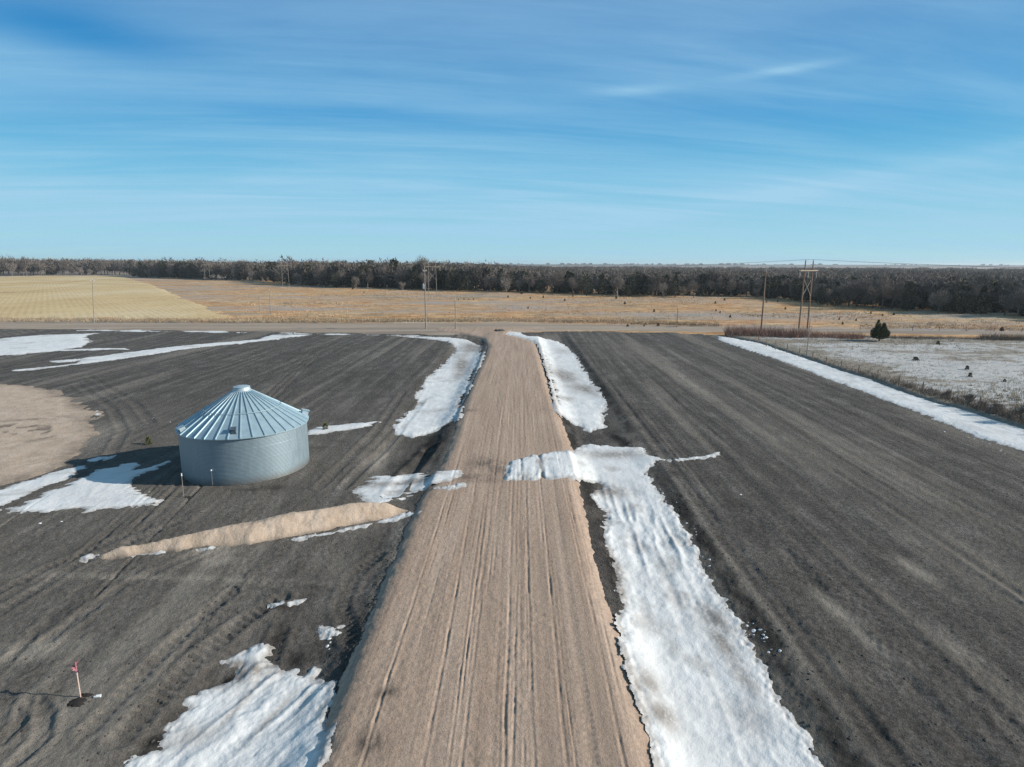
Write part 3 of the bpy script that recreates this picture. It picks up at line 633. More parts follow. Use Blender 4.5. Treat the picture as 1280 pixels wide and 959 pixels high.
for _ in range(1500):
    y = random.uniform(13, 34); s = random.choice([-5.75, -5.9, 5.75]) + random.gauss(0, .22)
    cl.append((s - .95 + .0105 * y, y))
scatter('soil_clods', 'clod', cl, .03, .11, .8)
ct = [(p[0], p[1]) for p in (gp(random.gauss(623, 2.6), random.gauss(415.2, .4)) for _ in range(14))]
V, F, lump = crumbs()
for x, y in ct: lump(x, y, float(height(x, y)) + .1, random.uniform(.35, .8), .8)
tag(mk('earth_heap', V, F, MS['clod'], None, True), 'dark clod heap at the mouth of the dirt road by the snow tip', 'earth heap')

# ------------------------------------------------------------------ grain bin
def grain_bin():
    cx, cy = -21.27, 46.85; R0, HW = 4.70, 3.62; z0 = float(height(np.array(cx), np.array(cy))) - .05
    root = empty('grain_bin', (cx, cy, z0))
    tag(root, 'round corrugated galvanised grain bin with a ribbed conical roof', 'grain bin')
    N = 144; rows = []; z = -.3
    zs = np.arange(-.3, HW + .001, .0245)
    V = []; F = []
    for i, z in enumerate(zs):
        ring = math.floor(max(z, 0) / .905)
        rr = R0 + .009 * math.cos(2 * math.pi * z / .098) - .004 * ring
        if abs((z % .905)) < .03: rr += .008
        for k in range(N):
            a = 2 * math.pi * k / N
            V.append((rr * math.cos(a), rr * math.sin(a), z))
    n = len(zs)
    q = [(i * N + k, i * N + (k + 1) % N, (i + 1) * N + (k + 1) % N, (i + 1) * N + k) for i in range(n - 1) for k in range(N)]
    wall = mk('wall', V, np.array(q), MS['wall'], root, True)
    # roof: flat panels with standing ribs
    NP = 36; re, ze, rt, zt = R0 + .16, HW - .02, .62, 6.22
    V = []; F = []
    for k in range(NP):
        a0 = 2 * math.pi * k / NP; a1 = 2 * math.pi * (k + 1) / NP
        b = len(V)
        for rr, zz in ((re, ze), ((re + rt) / 2, (ze + zt) / 2), (rt, zt)):
            V += [(rr * math.cos(a0), rr * math.sin(a0), zz), (rr * math.cos(a1), rr * math.sin(a1), zz)]
        F += [(b, b + 1, b + 3, b + 2), (b + 2, b + 3, b + 5, b + 4)]
        # turned down eave lip
        V += [(re * math.cos(a0), re * math.sin(a0), ze - .05), (re * math.cos(a1), re * math.sin(a1), ze - .05)]
        F.append((b + 6, b + 7, b + 1, b))
    for k in range(NP):
        a = 2 * math.pi * k / NP; er = np.array([math.cos(a), math.sin(a), 0]); et = np.array([-math.sin(a), math.cos(a), 0])
        b = len(V); h0 = .085
        for rr, zz, w in ((re + .012, ze - .006, .045), (rt, zt, .030)):
            p = er * rr + np.array([0, 0, zz])
            V += [tuple(p - et * w * 1.1 + [0, 0, -.01]), tuple(p - et * w * .6 + [0, 0, h0]), tuple(p + et * w * .6 + [0, 0, h0]), tuple(p + et * w * 1.1 + [0, 0, -.01])]
        F += [(b, b + 4, b + 5, b + 1), (b + 1, b + 5, b + 6, b + 2), (b + 2, b + 6, b + 7, b + 3), (b, b + 1, b + 2, b + 3)]
    roof = mk('roof', V, F, MS['roof'], root)
    def ring(name, r, z, tr, m, par, seg=72):
        mb = MB(); pts = [(r * math.cos(2 * math.pi * k / seg), r * math.sin(2 * math.pi * k / seg), z) for k in range(seg + 1)]
        mb.tube(pts, tr, 6, False); return mb.build(name, m, par, True)
    fr = .52; ring('stiffening_ring', rt + (re - rt) * fr, zt + (ze - zt) * fr + .11, .022, MS['zinc'], roof)
    ring('eave_trim', R0 + .03, HW - .07, .035, MS['zinc'], root)
    # peak cap: collar and shallow lid
    mb = MB(); prof = [(.74, zt - .07), (.74, zt + .02), (.66, zt + .06), (.60, zt + .26), (.63, zt + .27), (.63, zt + .31), (.3, zt + .39), (.02, zt + .41)]
    k_ = 36; V = [(r * math.cos(2 * math.pi * k / k_), r * math.sin(2 * math.pi * k / k_), z) for r, z in prof for k in range(k_)]
    q = [(i * k_ + k, i * k_ + (k + 1) % k_, (i + 1) * k_ + (k + 1) % k_, (i + 1) * k_ + k) for i in range(len(prof) - 1) for k in range(k_)]
    mk('roof_cap', V, q, MS['zinc'], root)
    # eave vents
    sl = math.atan2(zt - ze, re - rt)
    def vent(ang, m, fr, sx=.42, sy=.46, sz=.36, lab=None):
        a = math.radians(ang); r = re + (rt - re) * fr; z = ze + (zt - ze) * fr
        c = Vector((r * math.cos(a), r * math.sin(a), z + .14))
        rot = Matrix.Rotation(a, 3, 'Z') @ Matrix.Rotation(sl * .55, 3, 'Y')
        mb = MB(); mb.box(c, (sx, sy, sz), mat=rot)
        mb.box(c + rot @ Vector((.03, 0, sz / 2 + .012)), (sx * 1.25, sy * 1.2, .025), mat=rot)
        mb.box(c + rot @ Vector((0, 0, -sz / 2)), (sx * 1.3, sy * 1.3, .02), mat=rot)
        v = mb.build('roof_vent', m, root)
        b2 = MB(); b2.box(c + rot @ Vector((sx / 2 + .006, 0, -.03)), (.012, sy * .78, sz * .66), mat=rot); b2.build('vent_opening', MS['darkmetal'], v)
        return v
    vent(-135, MS['zinc'], .07); vent(30, MS['zinc'], .05, .5, .5, .42); vent(-76, MS['darkmetal'], .14, .36, .34, .34)  # front vent dark all over: its shaded side is painted into the metal
    # small white fitting with a thin conduit, and a loose cable at the right foot
    a = math.radians(-97); er = Vector((math.cos(a), math.sin(a), 0))
    mb = MB(); mb.tube([er * (R0 + .01) + Vector((0, 0, 1.25)), er * (R0 + .13) + Vector((0, 0, 1.25))], [.045, .055], 12)
    wf = mb.build('wall_fitting', MS['white'], root)
    mb = MB(); mb.tube([er * (R0 + .045) + Vector((0, 0, 1.17)), er * (R0 + .045) + Vector((0, 0, .1))], .012, 6); mb.build('conduit', MS['steel'], wf)
grain_bin()

# ------------------------------------------------------------------ stakes
def stake(px, py, hgt, lean, label, top):
    p = gp(px, py); r = empty('survey_stake', p); tag(r, label, 'stake')
    mb = MB(); tp = Vector((lean[0], lean[1], hgt)); mb.tube([(0, 0, -.3), tp * .6, tp], [.022, .020, .016], 6); mb.build('lath', MS['stake'] if top == 'pink' else MS['palepole'], r)
    if top == 'pink':
        mb = MB()
        for k in range(9):
            a = k * .7; b = tp * (1 - .28 * k / 9)
            mb.add([b, b + Vector((.07 * math.cos(a), .07 * math.sin(a), .05)), b + Vector((.17 * math.cos(a + .3), .17 * math.sin(a + .3), .06)), b + Vector((.08 * math.cos(a + .4), .08 * math.sin(a + .4), -.02))], [(0, 1, 2, 3)])
        mb.tube([tp * .72, tp * 1.01], .024, 6); mb.build('flagging_tape', MS['pink'], r)
    else:
        mb = MB(); mb.tube([tp * .94, tp * 1.06], [.04, .03], 8); mb.build('cap', MS['white'], r)
    return p
q = stake(101, 873, 1.42, (-.10, .12), 'thin leaning wooden stake with pink flagging in the near left soil', 'pink')
stake(229.5, 621, 1.62, (.02, 0), 'thin upright white tipped stake in front of the metal bin', 'white')
def disk(px, py, rx, ry, seed):
    p = gp(px, py); n = 26; V = [(0, 0, .035)]
    for lv, zz in ((.55, .05), (1.0, -.04)):
        for k in range(n):
            a = 2 * math.pi * k / n; r = lv * (1 + .5 * fbm(np.array(k * .5), np.array(lv), seed, 2)); V.append((rx * r * math.cos(a), ry * r * math.sin(a), zz + .02 * math.sin(k * 2.7)))
    F = [(0, 1 + k, 1 + (k + 1) % n) for k in range(n)] + [(1 + k, 1 + n + k, 1 + n + (k + 1) % n, 1 + (k + 1) % n) for k in range(n)]
    V = [(v[0] + p[0], v[1] + p[1], v[2] + float(height(p[0], p[1])) + float(soil_relief(p[0], p[1]))) for v in V]
    return V, F
V, F = [], []
for a in ((97, 879, .42, .30, 3), (108, 870, .40, .16, 5), (235, 622, .45, .3, 8)):
    v, f = disk(*a); n = len(V); V += v; F += [tuple(i + n for i in t) for t in f]
tag(mk('dug_soil', V, F, MS['hole'], None, True), kind='stuff')
mb = MB(); p = gp(122, 872.5); mb.box((p[0], p[1], p[2] + .06), (.24, .07, .04), .1); mb.box((p[0] + .03, p[1] + .03, p[2] + .09), (.17, .05, .03), .25)
tag(mb.build('wood_offcut', MS['white']), 'small white offcut lying beside the pink flagged stake', 'offcut')

# ------------------------------------------------------------------ vegetation prototypes
def twig_cloud(n, rx, rz, zc, ln, wd, r, shape=1.0, low=.0):
    """long thin triangles pointing outward/upward, filling an uneven crown"""
    V = np.zeros((n, 3, 3)); lobes = [(r.uniform(-.45, .45) * rx, r.uniform(-.45, .45) * rx, zc + r.uniform(-.45, .5) * rz, r.uniform(.4, .75)) for _ in range(9)]
    for i in range(n):
        lx, ly, lz, lr = lobes[r.randint(len(lobes))]
        d = r.normal(size=3); d /= np.linalg.norm(d); q = r.rand() ** .45
        p = np.array([lx, ly, lz]) + d * q * lr * np.array([rx, rx, rz]) * .8
        p[2] = max(p[2], low)
        o = p - np.array([0, 0, zc - rz * .8]); o /= np.linalg.norm(o) + 1e-6
        o = o + r.normal(size=3) * .7 + np.array([0, 0, .15]); o /= np.linalg.norm(o)
        l = ln * r.uniform(.5, 1.3); t = np.cross(o, r.normal(size=3)); t /= np.linalg.norm(t) + 1e-6
        V[i] = [p - t * wd * .5, p + t * wd * .5, p + o * l]
    return V.reshape(-1, 3), np.arange(n * 3).reshape(n, 3)
def leaf_cloud(n, rx, h, z0, sz, r, kind='cone'):
    V = np.zeros((n, 4, 3)); bumps = [(r.uniform(0, 6.28), r.uniform(.15, .9), r.uniform(-.35, .3)) for _ in range(12)]
    for i in range(n):
        z = r.rand() ** 1.15; a = r.uniform(0, 6.28)
        if kind == 'cone': R = rx * (1 - z) ** .75 * (.55 + .45 * min(1, z * 6))
        elif kind == 'bush': R = rx * (1 - z) ** .5 * (.75 + .25 * min(1, z * 5))
        else: R = rx * math.sqrt(max(0, 1 - (2 * z - 1) ** 2)) ** .8
        for ba, bz, bs in bumps: R *= 1 + bs * math.exp(-((math.cos(a - ba) - 1) * 3) ** 2 - ((z - bz) / .12) ** 2)
        q = R * r.rand() ** .35; p = np.array([q * math.cos(a), q * math.sin(a), z0 + z * h])
        o = np.array([math.cos(a), math.sin(a), .7]) + r.normal(size=3) * .4; o /= np.linalg.norm(o)
        t = np.cross(o, r.normal(size=3)); t /= np.linalg.norm(t) + 1e-6; s = sz * r.uniform(.6, 1.4)
        V[i] = [p - t * s * .4, p + o * s * .5 - t * s * .15, p + o * s, p + t * s * .4]
    return V.reshape(-1, 3), np.arange(n * 4).reshape(n, 4)
def limbs(h, r, rx, n=7, base=.25):
    mb = MB(); tr = h * .018 + .05
    top = Vector((r.uniform(-.3, .3), r.uniform(-.3, .3), h * .72)); mb.tube([(0, 0, -.3), top * .35 + Vector((.1, 0, 0)), top * .7, top], [tr * 1.3, tr, tr * .6, tr * .2], 6)
    for k in range(n):
        t = r.uniform(base, .65); b = top * t; a = r.uniform(0, 6.28); l = rx * r.uniform(.6, 1.05)
        e = b + Vector((l * math.cos(a), l * math.sin(a), l * r.uniform(.7, 1.5))); m = (b + e) / 2 + Vector((0, 0, -.1 * l))
        mb.tube([b, m, e], [tr * .55, tr * .35, tr * .08], 5, False)
        for j in range(2):
            a2 = a + r.uniform(-.9, .9); e2 = m + Vector((l * .5 * math.cos(a2), l * .5 * math.sin(a2), l * .55)); mb.tube([m, e2], [tr * .25, tr * .06], 4, False)
    return mb
def bare_proto(seed, h=10, rx=3.6, mat='twig', n=1300, shrubby=False):
    r = np.random.RandomState(seed)
    root = bpy.data.objects.new('bare_tree', None); C.objects.link(root)
    limbs(h, r, rx, base=.12 if shrubby else .25).build('trunk', MS['bark'] if mat == 'twig' else MS[mat], root)
    V, F = twig_cloud(n, rx, h * .40, h * .58, h * .12, .13, r, low=h * .08)
    mk('crown', V, F, MS[mat], root); return root
def cedar_proto(seed, h=9, rx=2.7, n=1100, name='cedar_tree', kind='cone', sz=.55, mat='cedar'):
    r = np.random.RandomState(seed)
    root = bpy.data.objects.new(name, None); C.objects.link(root)
    mb = MB(); mb.tube([(0, 0, -.3), (0, 0, h * .5), (0, 0, h * .93)], [h * .02 + .04, h * .014, .02], 6); mb.build('trunk', MS['bark'], root)
    V, F = leaf_cloud(n, rx, h * .95, h * .05, sz, r, kind); mk('crown', V, F, MS[mat], root); return root

BELT = [(-80, 346), (0, 345), (150, 343.8), (175, 347), (240, 349), (320, 351.5), (370, 357), (430, 360), (520, 362.5), (600, 365), (660, 366.5), (740, 370), (860, 372), (920, 371.5), (975, 375), (1022, 380.5), (1060, 384.5), (1167, 392), (1280, 397), (1420, 405)]
bx = [b[0] for b in BELT]; by = [b[1] for b in BELT]
def belt_pt(px, back):
    p = unp(px, np.interp(px, bx, by)); d = p[:2] / np.linalg.norm(p[:2]); return p[0] + d[0] * back, p[1] + d[1] * back
bareP = [bare_proto(200 + k, 10, random.uniform(3.0, 4.3)) for k in range(7)]
paleP = [bare_proto(230 + k, 10, random.uniform(3.2, 4.2), 'twigpale', 800, True) for k in range(3)]
cedP = [cedar_proto(240 + k, 9, random.uniform(2.3, 3.4), kind='cone' if k % 2 else 'oval') for k in range(6)]
used = {}
def put(proto, x, y, sc, label, cat, group=None, name=None, zs=1.0):
    o = proto if id(proto) not in used else copy_tree(proto); used[id(proto)] = 1
    if name: o.name = name
    o.location = (x, y, float(height(np.array(x), np.array(y))) - .05); o.scale = (sc, sc, sc * zs); o.rotation_euler = (0, 0, random.uniform(0, 6.28))
    for k in ('label', 'category', 'group'):
        if k in o: del o[k]
    return tag(o, label, cat, group)
SEG = [(-90, 172, 'left', 'behind the yellow stubble field'), (172, 640, 'mid', 'behind the orange grassland left of the dirt road'), (640, 1022, 'right', 'behind the orange grassland right of the dirt road'), (1022, 1420, 'far', 'of the dark wood edge right of the large pylon')]
def ht(px): return np.interp(px, [-100, 120, 300, 600, 690, 1000, 1500], [18, 17.5, 15, 13, 10.3, 9.8, 9.5]), np.interp(px, [-100, 120, 300, 600, 690, 1000, 1500], [23, 22, 19.5, 17, 13.6, 13.0, 12.9])
def seg_of(px):
    for a, b, k, t in SEG:
        if a <= px < b: return k, t
    return 'far', SEG[-1][3]
HT = {'left': (18, 23.5), 'mid': (13, 17.2), 'right': (10, 13.2), 'far': (9.5, 12.8)}
tr = random.Random(3)
nb = nc = 0
for i in range(300):
    px = -70 + 1460 * (i + tr.random()) / 300; k, txt = seg_of(px)
    ced = tr.random() < {'left': .05, 'mid': .33, 'right': .38, 'far': .36}[k]
    lo, hi = ht(px); D = unp(px, np.interp(px, bx, by))[1]
    if ced:
        x, y = belt_pt(px, tr.uniform(0, 26)); h = tr.uniform(lo, hi) * tr.uniform(.6, .92)
        put(cedP[tr.randrange(6)], x, y, h / 9, 'dark green cedar in the row ' + txt, 'cedar tree', 'cedars ' + txt)
    else:
        x, y = belt_pt(px, tr.uniform(0, 32)); h = tr.uniform(lo, hi) * (tr.uniform(.42, 1.18))
        put(bareP[tr.randrange(7)], x, y, h / 10, 'leafless tree in the row ' + txt, 'bare tree', 'bare trees ' + txt, zs=tr.uniform(.9, 1.1))
# pale trees that stand out in front of the wood
for px, py, top, lab in ((770, 371.5, 341, 'palest round leafless tree in the centre of the wood edge'), (447, 361.5, 343.5, 'pale brown round leafless tree standing forward of the left wood'), (941, 372.5, 358, 'small pale rounded bare shrub in front of the dark wood beside the brown roadside pole'),
                          (188, 347.5, 335, 'pale bare tree at the right end of the yellow stubble field'), (105, 345, 336, 'small pale bare tree at the back edge of the yellow stubble field'), (826, 371, 351, 'pale leafless tree just right of the centre wood, with a low round crown'),
                          (632, 366, 346, 'pale tall rounded shrub above the mouth of the dirt road'), (375, 357, 340, 'pale leafless tree right of the far double pole'), (318, 351.5, 338, 'pale rounded bare tree left of the far double pole'), (505, 363, 351, 'low pale shrub left of the tall roadside pole')):
    p = unp(px, py); hgt = (py - top) / FPX * p[1] * 1.0
    put(paleP[tr.randrange(3)], p[0], p[1] - 4, hgt / 10, lab, 'bare tree', zs=.95)

# depth of the wood: too many to count
def wood():
    Vs = []; Fs = []; n = 0; Vc = []; Fc = []; nc_ = 0
    lo = []
    for k in range(6):
        r = np.random.RandomState(300 + k); lo.append(twig_cloud(280, 4.3, 3.9, 5.2, 1.0, .36, r, low=.5))
    ce = [leaf_cloud(90, 2.9, 8.6, .2, 1.5, np.random.RandomState(320 + k)) for k in range(4)]
    for i in range(5200):
        px = tr.uniform(-110, 1440); back = 18 + 1500 * tr.random() ** 2.2; k, _ = seg_of(px); a, b = ht(px)
        x, y = belt_pt(px, back); h = tr.uniform(a * .9, b) * (1.16 if tr.random() < .10 and px < 640 else 1) * (1.0 if k in ('right', 'far') else 1.08); w = 1 + back / 700
        z = float(height(np.array(x), np.array(y))); th = tr.uniform(0, 6.28); c, s_ = math.cos(th), math.sin(th)
        ced = tr.random() < (.30 if back < 90 and k != 'left' else .015)
        V0, F0 = (ce[tr.randrange(4)] if ced else lo[tr.randrange(6)])
        sc = h / 9.6 * (.88 if ced else 1)
        V = np.stack([(V0[:, 0] * c - V0[:, 1] * s_) * sc * w + x, (V0[:, 0] * s_ + V0[:, 1] * c) * sc * w + y, V0[:, 2] * sc + z], -1)
        if ced: Vc.append(V); Fc.append(F0 + nc_); nc_ += len(V)
        else: Vs.append(V); Fs.append(F0 + n); n += len(V)
    tag(mk('bare_wood', np.concatenate(Vs), np.concatenate(Fs), MS['wood']), kind='stuff')
    tag(mk('cedar_wood', np.concatenate(Vc), np.concatenate(Fc), MS['cedar']), kind='stuff')
wood()

# far rise with tree clumps on the horizon
def hills():
    xs = np.linspace(-6500, 6500, 260); prof = []
    V = []; F = []
    for i, x in enumerate(xs):
        h = 13.5 + 7 * fbm(np.array(x / 900), np.array(.5), 400, 3) + 4.5 * sst(200, 2600, x) * 0.6
        for y, z in ((4200, -2), (4800, h * .75), (5200, h), (6200, h * .9), (7600, -5)): V.append((x, y + 250 * math.sin(x / 1300), z))
    for i in range(len(xs) - 1):
        for k in range(4): a = i * 5 + k; F.append((a, a + 5, a + 6, a + 1))
    o = tag(mk('hills', V, F, MS['hillwood'], None, True), kind='structure')
    Vs = []; Fs = []; n = 0; ce = [leaf_cloud(60, 4.2, 8.5, 0, 4.2, np.random.RandomState(420 + k), 'oval') for k in range(4)]
    for px0, px1, num in ((698, 740, 60), (745, 800, 70), (805, 850, 46), (858, 888, 36), (906, 944, 90), (955, 968, 20), (975, 1000, 34), (1023, 1042, 40), (1051, 1057, 12), (1110, 1150, 40), (1219, 1225, 10), (1240, 1248, 12), (560, 690, 30), (1160, 1280, 24), (300, 540, 40)):
        for _ in range(num):
            px = tr.uniform(px0, px1); y = 5050 + tr.uniform(-60, 60); x = (px - 640) / FPX * (y / math.cos(0)) * 1.0
            h = 13.5 + 7 * float(fbm(np.array(x / 900), np.array(.5), 400, 3)) + 2.7 * float(sst(200, 2600, np.array(x))); s_ = tr.uniform(.35, 1.0) ** 1.0 * (1 + .5 * math.sin(px * .7))
            if tr.random() < .35: continue
            V0, F0 = ce[tr.randrange(4)]; Vs.append(V0 * np.array([s_ * 1.8, s_, s_]) + np.array([x, y + 250 * math.sin(x / 1300), h * .9 - 1])); Fs.append(F0 + n); n += len(V0)
    tag(mk('far_tree_clumps', np.concatenate(Vs), np.concatenate(Fs), MS['farcedar']), kind='stuff')
hills()

# single cedar in the pasture
def pasture_z(x, y): return float(height(np.array(x), np.array(y))) + .42
r = np.random.RandomState(77)
p = gp(1098.5, 429.0); ct_ = empty('cedar_tree', (p[0], p[1], p[2] + .35)); tag(ct_, 'lone bushy dark green cedar in the snow speckled pasture', 'cedar tree')
mb = MB(); mb.tube([(0, 0, -.3), (.02, 0, .5), (0, .03, 2.2), (.05, 0, 3.4)], [.17, .14, .08, .02], 8)
for k in range(14):
    a = k * 2.4; z = .7 + .17 * k; l = 1.5 * (1 - k / 18); mb.tube([(0, 0, z), (l * math.cos(a), l * math.sin(a), z + .35 * l)], [.05, .012], 5, False)
mb.build('trunk', MS['bark'], ct_)
Vl = []; Fl = []; n = 0
for (ox, oy, oz, rx, h, num) in ((0, 0, .55, 1.95, 2.3, 900), (-.5, .1, 1.4, .85, 2.95, 420), (.65, -.1, 1.4, .85, 2.35, 420), (.1, .5, 1.0, 1.0, 2.4, 300), (-1.2, 0, .9, .7, 1.4, 200), (1.25, .1, .8, .7, 1.5, 200)):
    V, F = leaf_cloud(num, rx, h, 0, .30, r, 'cone' if oz > 1 else 'oval'); Vl.append(V + np.array([ox, oy, oz])); Fl.append(F + n); n += len(V)
mk('crown', np.concatenate(Vl), np.concatenate(Fl), MS['lonecedar'], ct_)

# small dark cedar bushes over the grassland
bushP = [cedar_proto(500 + k, 1.5, .72, 260, 'cedar_bush', 'cone', .26) for k in range(3)]
BUSH = [(770, 373.5, 1.6), (781, 380.5, 1.6), (817.5, 390, 1.4), (805, 409, 1.0), (822.5, 408.6, 1.4), (784.5, 409.4, 1.2), (894, 380, 1.5), (905.5, 376.5, 1.7), (895, 389, 1.0), (900, 391.5, 1.0), (912.5, 397, 1.2), (652, 368, 2.0), (716, 371, 1.5), (679, 372.5, 1.5), (663, 373.5, 1.4), (635, 372, 1.5), (660, 386, 1.1), (706, 376.5, 1.5),
        (981.6, 387, 1.3), (913, 397.6, 1.0), (1049, 400, .9), (1053, 406.3, 1.1), (1088.5, 392.3, 1.1), (1103, 395, 1.0), (1117, 394, 1.2), (1252, 414, 1.5), (958, 379, 1.3), (972, 378, 1.3), (1070, 401, .9), (441, 362, 2.2), (455, 366.5, 1.2), (592, 374.5, .9), (580, 374.8, .9), (573, 375, .9), (586, 374.6, .8)]
for px, py, h in BUSH:
    p = gp(px, py); put(bushP[tr.randrange(3)], p[0], p[1], h / 1.5 * .72, 'small dark bush dotted over the orange grassland beyond the gravel road', 'bush', 'dark bushes dotted over the grassland')
for px, py, h, lab in ((1172, 433, 1.2, 'dark round bush in the pasture right of the lone cedar'), (1144, 454, .9, 'low spreading dark bush in the snowy pasture below the lone cedar'), (1208, 466.5, 1.2, 'upper of two close dark bushes in the snowy pasture'), (1211.7, 476, 1.2, 'lower of two close dark bushes in the snowy pasture'), (1255, 481.5, .8, 'rightmost small dark bush in the snowy pasture')):
    p = gp(px, py); o = put(bushP[tr.randrange(3)], p[0], p[1], h / 1.5 * .72, lab, 'bush'); o.location.z += .3
    if 'spreading' in lab: o.scale = (.9, .9, .5)
sapP = cedar_proto(520, .75, .35, 200, 'sapling', 'cone', .13, 'green')
for px, py, sc, lab in ((186, 555.5, 1.0, 'small yellow green sapling on dark soil left of the metal bin'), (407, 537.5, 1.0, 'small yellow green sapling on the snow strip right of the metal bin')):
    p = gp(px, py); put(sapP, p[0], p[1], sc, lab, 'sapling')

# blades: merged stuff
def blades(name, mat, pts, h0, h1, w, nb, spread, zf):
    n = len(pts) * nb; V = np.zeros((n, 3, 3)); i = 0
    for x, y, k in pts:
        z = zf(x, y)
        for _ in range(nb):
            a = rng.uniform(0, 6.28); r_ = rng.rand() * spread; h = rng.uniform(h0, h1) * k; le = rng.normal(0, .35, 2) * h; t = rng.uniform(0, 3.14)
            b = np.array([x + r_ * math.cos(a), y + r_ * math.sin(a), z - .05]); d = np.array([math.cos(t), math.sin(t), 0]) * w * .5
            V[i] = [b - d, b + d, b + np.array([le[0], le[1], h])]; i += 1
    return tag(mk(name, V.reshape(-1, 3), np.arange(n * 3).reshape(n, 3), MS[mat]), kind='stuff')
hz_ = lambda x, y: float(height(np.array(x), np.array(y)))
FEN = [(948, 430), (966.5, 437), (1016, 452), (1047, 462.5), (1100, 479), (1155, 496), (1182, 504), (1253, 527), (1330, 551), (1450, 586)]
FP = poly(FEN)[:, :2]
def fpt(t):
    seg = np.linalg.norm(np.diff(FP, axis=0), axis=1); L = np.concatenate([[0], np.cumsum(seg)]); t = t * L[-1]
    return np.interp(t, L, FP[:, 0]), np.interp(t, L, FP[:, 1])
seg = np.linalg.norm(np.diff(FP, axis=0), axis=1); FL = seg.sum()
pts = []
for _ in range(850):
    t = .25 + .75 * rng.rand() ** .5; x, y = fpt(t); g = abs(rng.normal(0, 1.1)) + .15 - .3 * rng.rand(); pts.append((x + g * .87, y + g * .5, (.45 + .9 * t) * rng.uniform(.5, 1.2)))
blades('fence_weeds', 'weed', pts, .35, 1.05, .035, 7, .35, pasture_z)
pts = []
pap = poly(PA)
for _ in range(9000):
    p = unp(rng.uniform(900, 1340), rng.uniform(421, 552)); pts.append((p[0], p[1], rng.uniform(.6, 1.3)))
pa = np.array(pts); sdp = sdist(pap, pa[:, 0], pa[:, 1]); pts = [q for q, s_ in zip(pts, sdp) if s_ > .5]
blades('dry_grass', 'blade', pts, .12, .42, .05, 8, .35, pasture_z)
pts = []
for _ in range(1700):
    px = rng.uniform(908, 1078); p = unp(px, np.interp(px, [905, 1000, 1080], [419, 423, 425.5]) + rng.normal(0, 1.0)); pts.append((p[0], p[1], rng.uniform(.6, 1.25) * (1.2 if px < 1010 else .8)))
blades('red_brush', 'redblade', pts, .9, 2.3, .07, 7, .5, hz_)
pts = []
for _ in range(2000):
    px = rng.uniform(1075, 1340); p = unp(px, np.interp(px, [1075, 1280, 1340], [424, 427, 428]) + rng.normal(0, .8)); pts.append((p[0], p[1], rng.uniform(.6, 1.2) * (1.5 if px > 1225 else .8)))
blades('verge_weeds', 'weed', pts, .5, 1.3, .07, 7, .5, hz_)
pts = []
for _ in range(5200):
    px = rng.uniform(-60, 900); yy = np.interp(px, [0, 300, 525, 640, 760, 900], [402.2, 403, 402.5, 402.8, 404, 407.5]); p = unp(px, yy - abs(rng.normal(0, 2.2))); pts.append((p[0], p[1], rng.uniform(.5, 1.2)))
blades('roadside_grass', 'blade', pts, .3, .9, .09, 6, .9, hz_)

pts = []
gpl = CRX
for _ in range(26000):
    px = rng.uniform(-40, 1330); yb = np.interp(px, bx, by) + .4; yt = np.interp(px, [-40, 300, 640, 900, 1280, 1330], [402, 402, 403, 406.5, 413, 414])
    if px < 296: yb = max(yb, np.interp(px, [0, 150, 190, 230, 262, 292], [346, 345, 356, 373, 385, 397]))
    if px < 150: continue
    p = unp(px, yb + (yt - yb) * rng.rand() ** 1.2)
    k_ = vn(np.array(p[0] / 26), np.array(p[1] / 12), 700)
    if rng.rand() < k_ ** 2 * 1.4: pts.append((p[0], p[1], rng.uniform(.5, 1.2) * (p[1] / 220) ** .3))
blades('grass_tussocks', 'tussock', pts, .2, .55, .20, 4, .7, hz_)
# bare bushes at the right end of the fence
bbP = [bare_proto(600 + k, 2.2, 1.0, 'twig', 260, True) for k in range(2)]
for o in bbP:
    o.name = 'bare_bush'
    for ch in list(o.children):
        if ch.name.startswith('crown'):
            r = np.random.RandomState(610 + len(ch.name)); V, F = twig_cloud(420, 1.0, .85, 1.0, .7, .035, r, low=.1); me = mk('crown', V, F, MS['weed'], o); bpy.data.objects.remove(ch)
for px, py, h, lab in ((1270, 532, 2.3, 'rightmost and tallest leafless bush at the fence'), (1240, 523, 1.6, 'leafless bush next left of the tallest one at the fence'), (1205, 511, 1.7, 'leafless bush behind the middle of the right fence'), (1178, 503, 1.3, 'low leafless bush, leftmost of those along the right fence'), (1222, 517, 1.2, 'low leafless bush between two taller bushes at the fence')):
    p = gp(px, py); o = put(bbP[tr.randrange(2)], p[0] + .8, p[1] + .5, h / 2.2, lab, 'bush'); o.location.z += .35

# ------------------------------------------------------------------ fences
def fence(name, label, P, step, hgt, zf, pm, rp=.055):
    P = np.asarray(P); seg = np.linalg.norm(np.diff(P, axis=0), axis=1); L = np.concatenate([[0], np.cumsum(seg)]); n = int(L[-1] / step)
    root = empty(name, (P[0][0], P[0][1], zf(*P[0]))); tag(root, label, 'fence'); o = Vector(root.location); tops = []
    for i in range(n + 1):
        d = i * L[-1] / n; x = np.interp(d, L, P[:, 0]); y = np.interp(d, L, P[:, 1]); z = zf(x, y); h = hgt * random.uniform(.85, 1.12)
        b = Vector((x, y, z)) - o; tops.append(b); mb = MB(); mb.tube([b - Vector((0, 0, .3)), b + Vector((random.gauss(0, .05), random.gauss(0, .05), h))], [rp * random.uniform(.8, 1.2), rp * .85], 7); mb.build('post', pm, root)
    for hh in (.35, .65, .92):
        mb = MB(); mb.tube([b + Vector((0, 0, hgt * hh)) for b in tops], .006, 4, False); mb.build('wire', MS['wire'], root)
fence('wire_fence', 'old post and wire fence between the snow strip and the snowy pasture', FP, 4.4, 1.3, pasture_z, MS['pole'], .085)
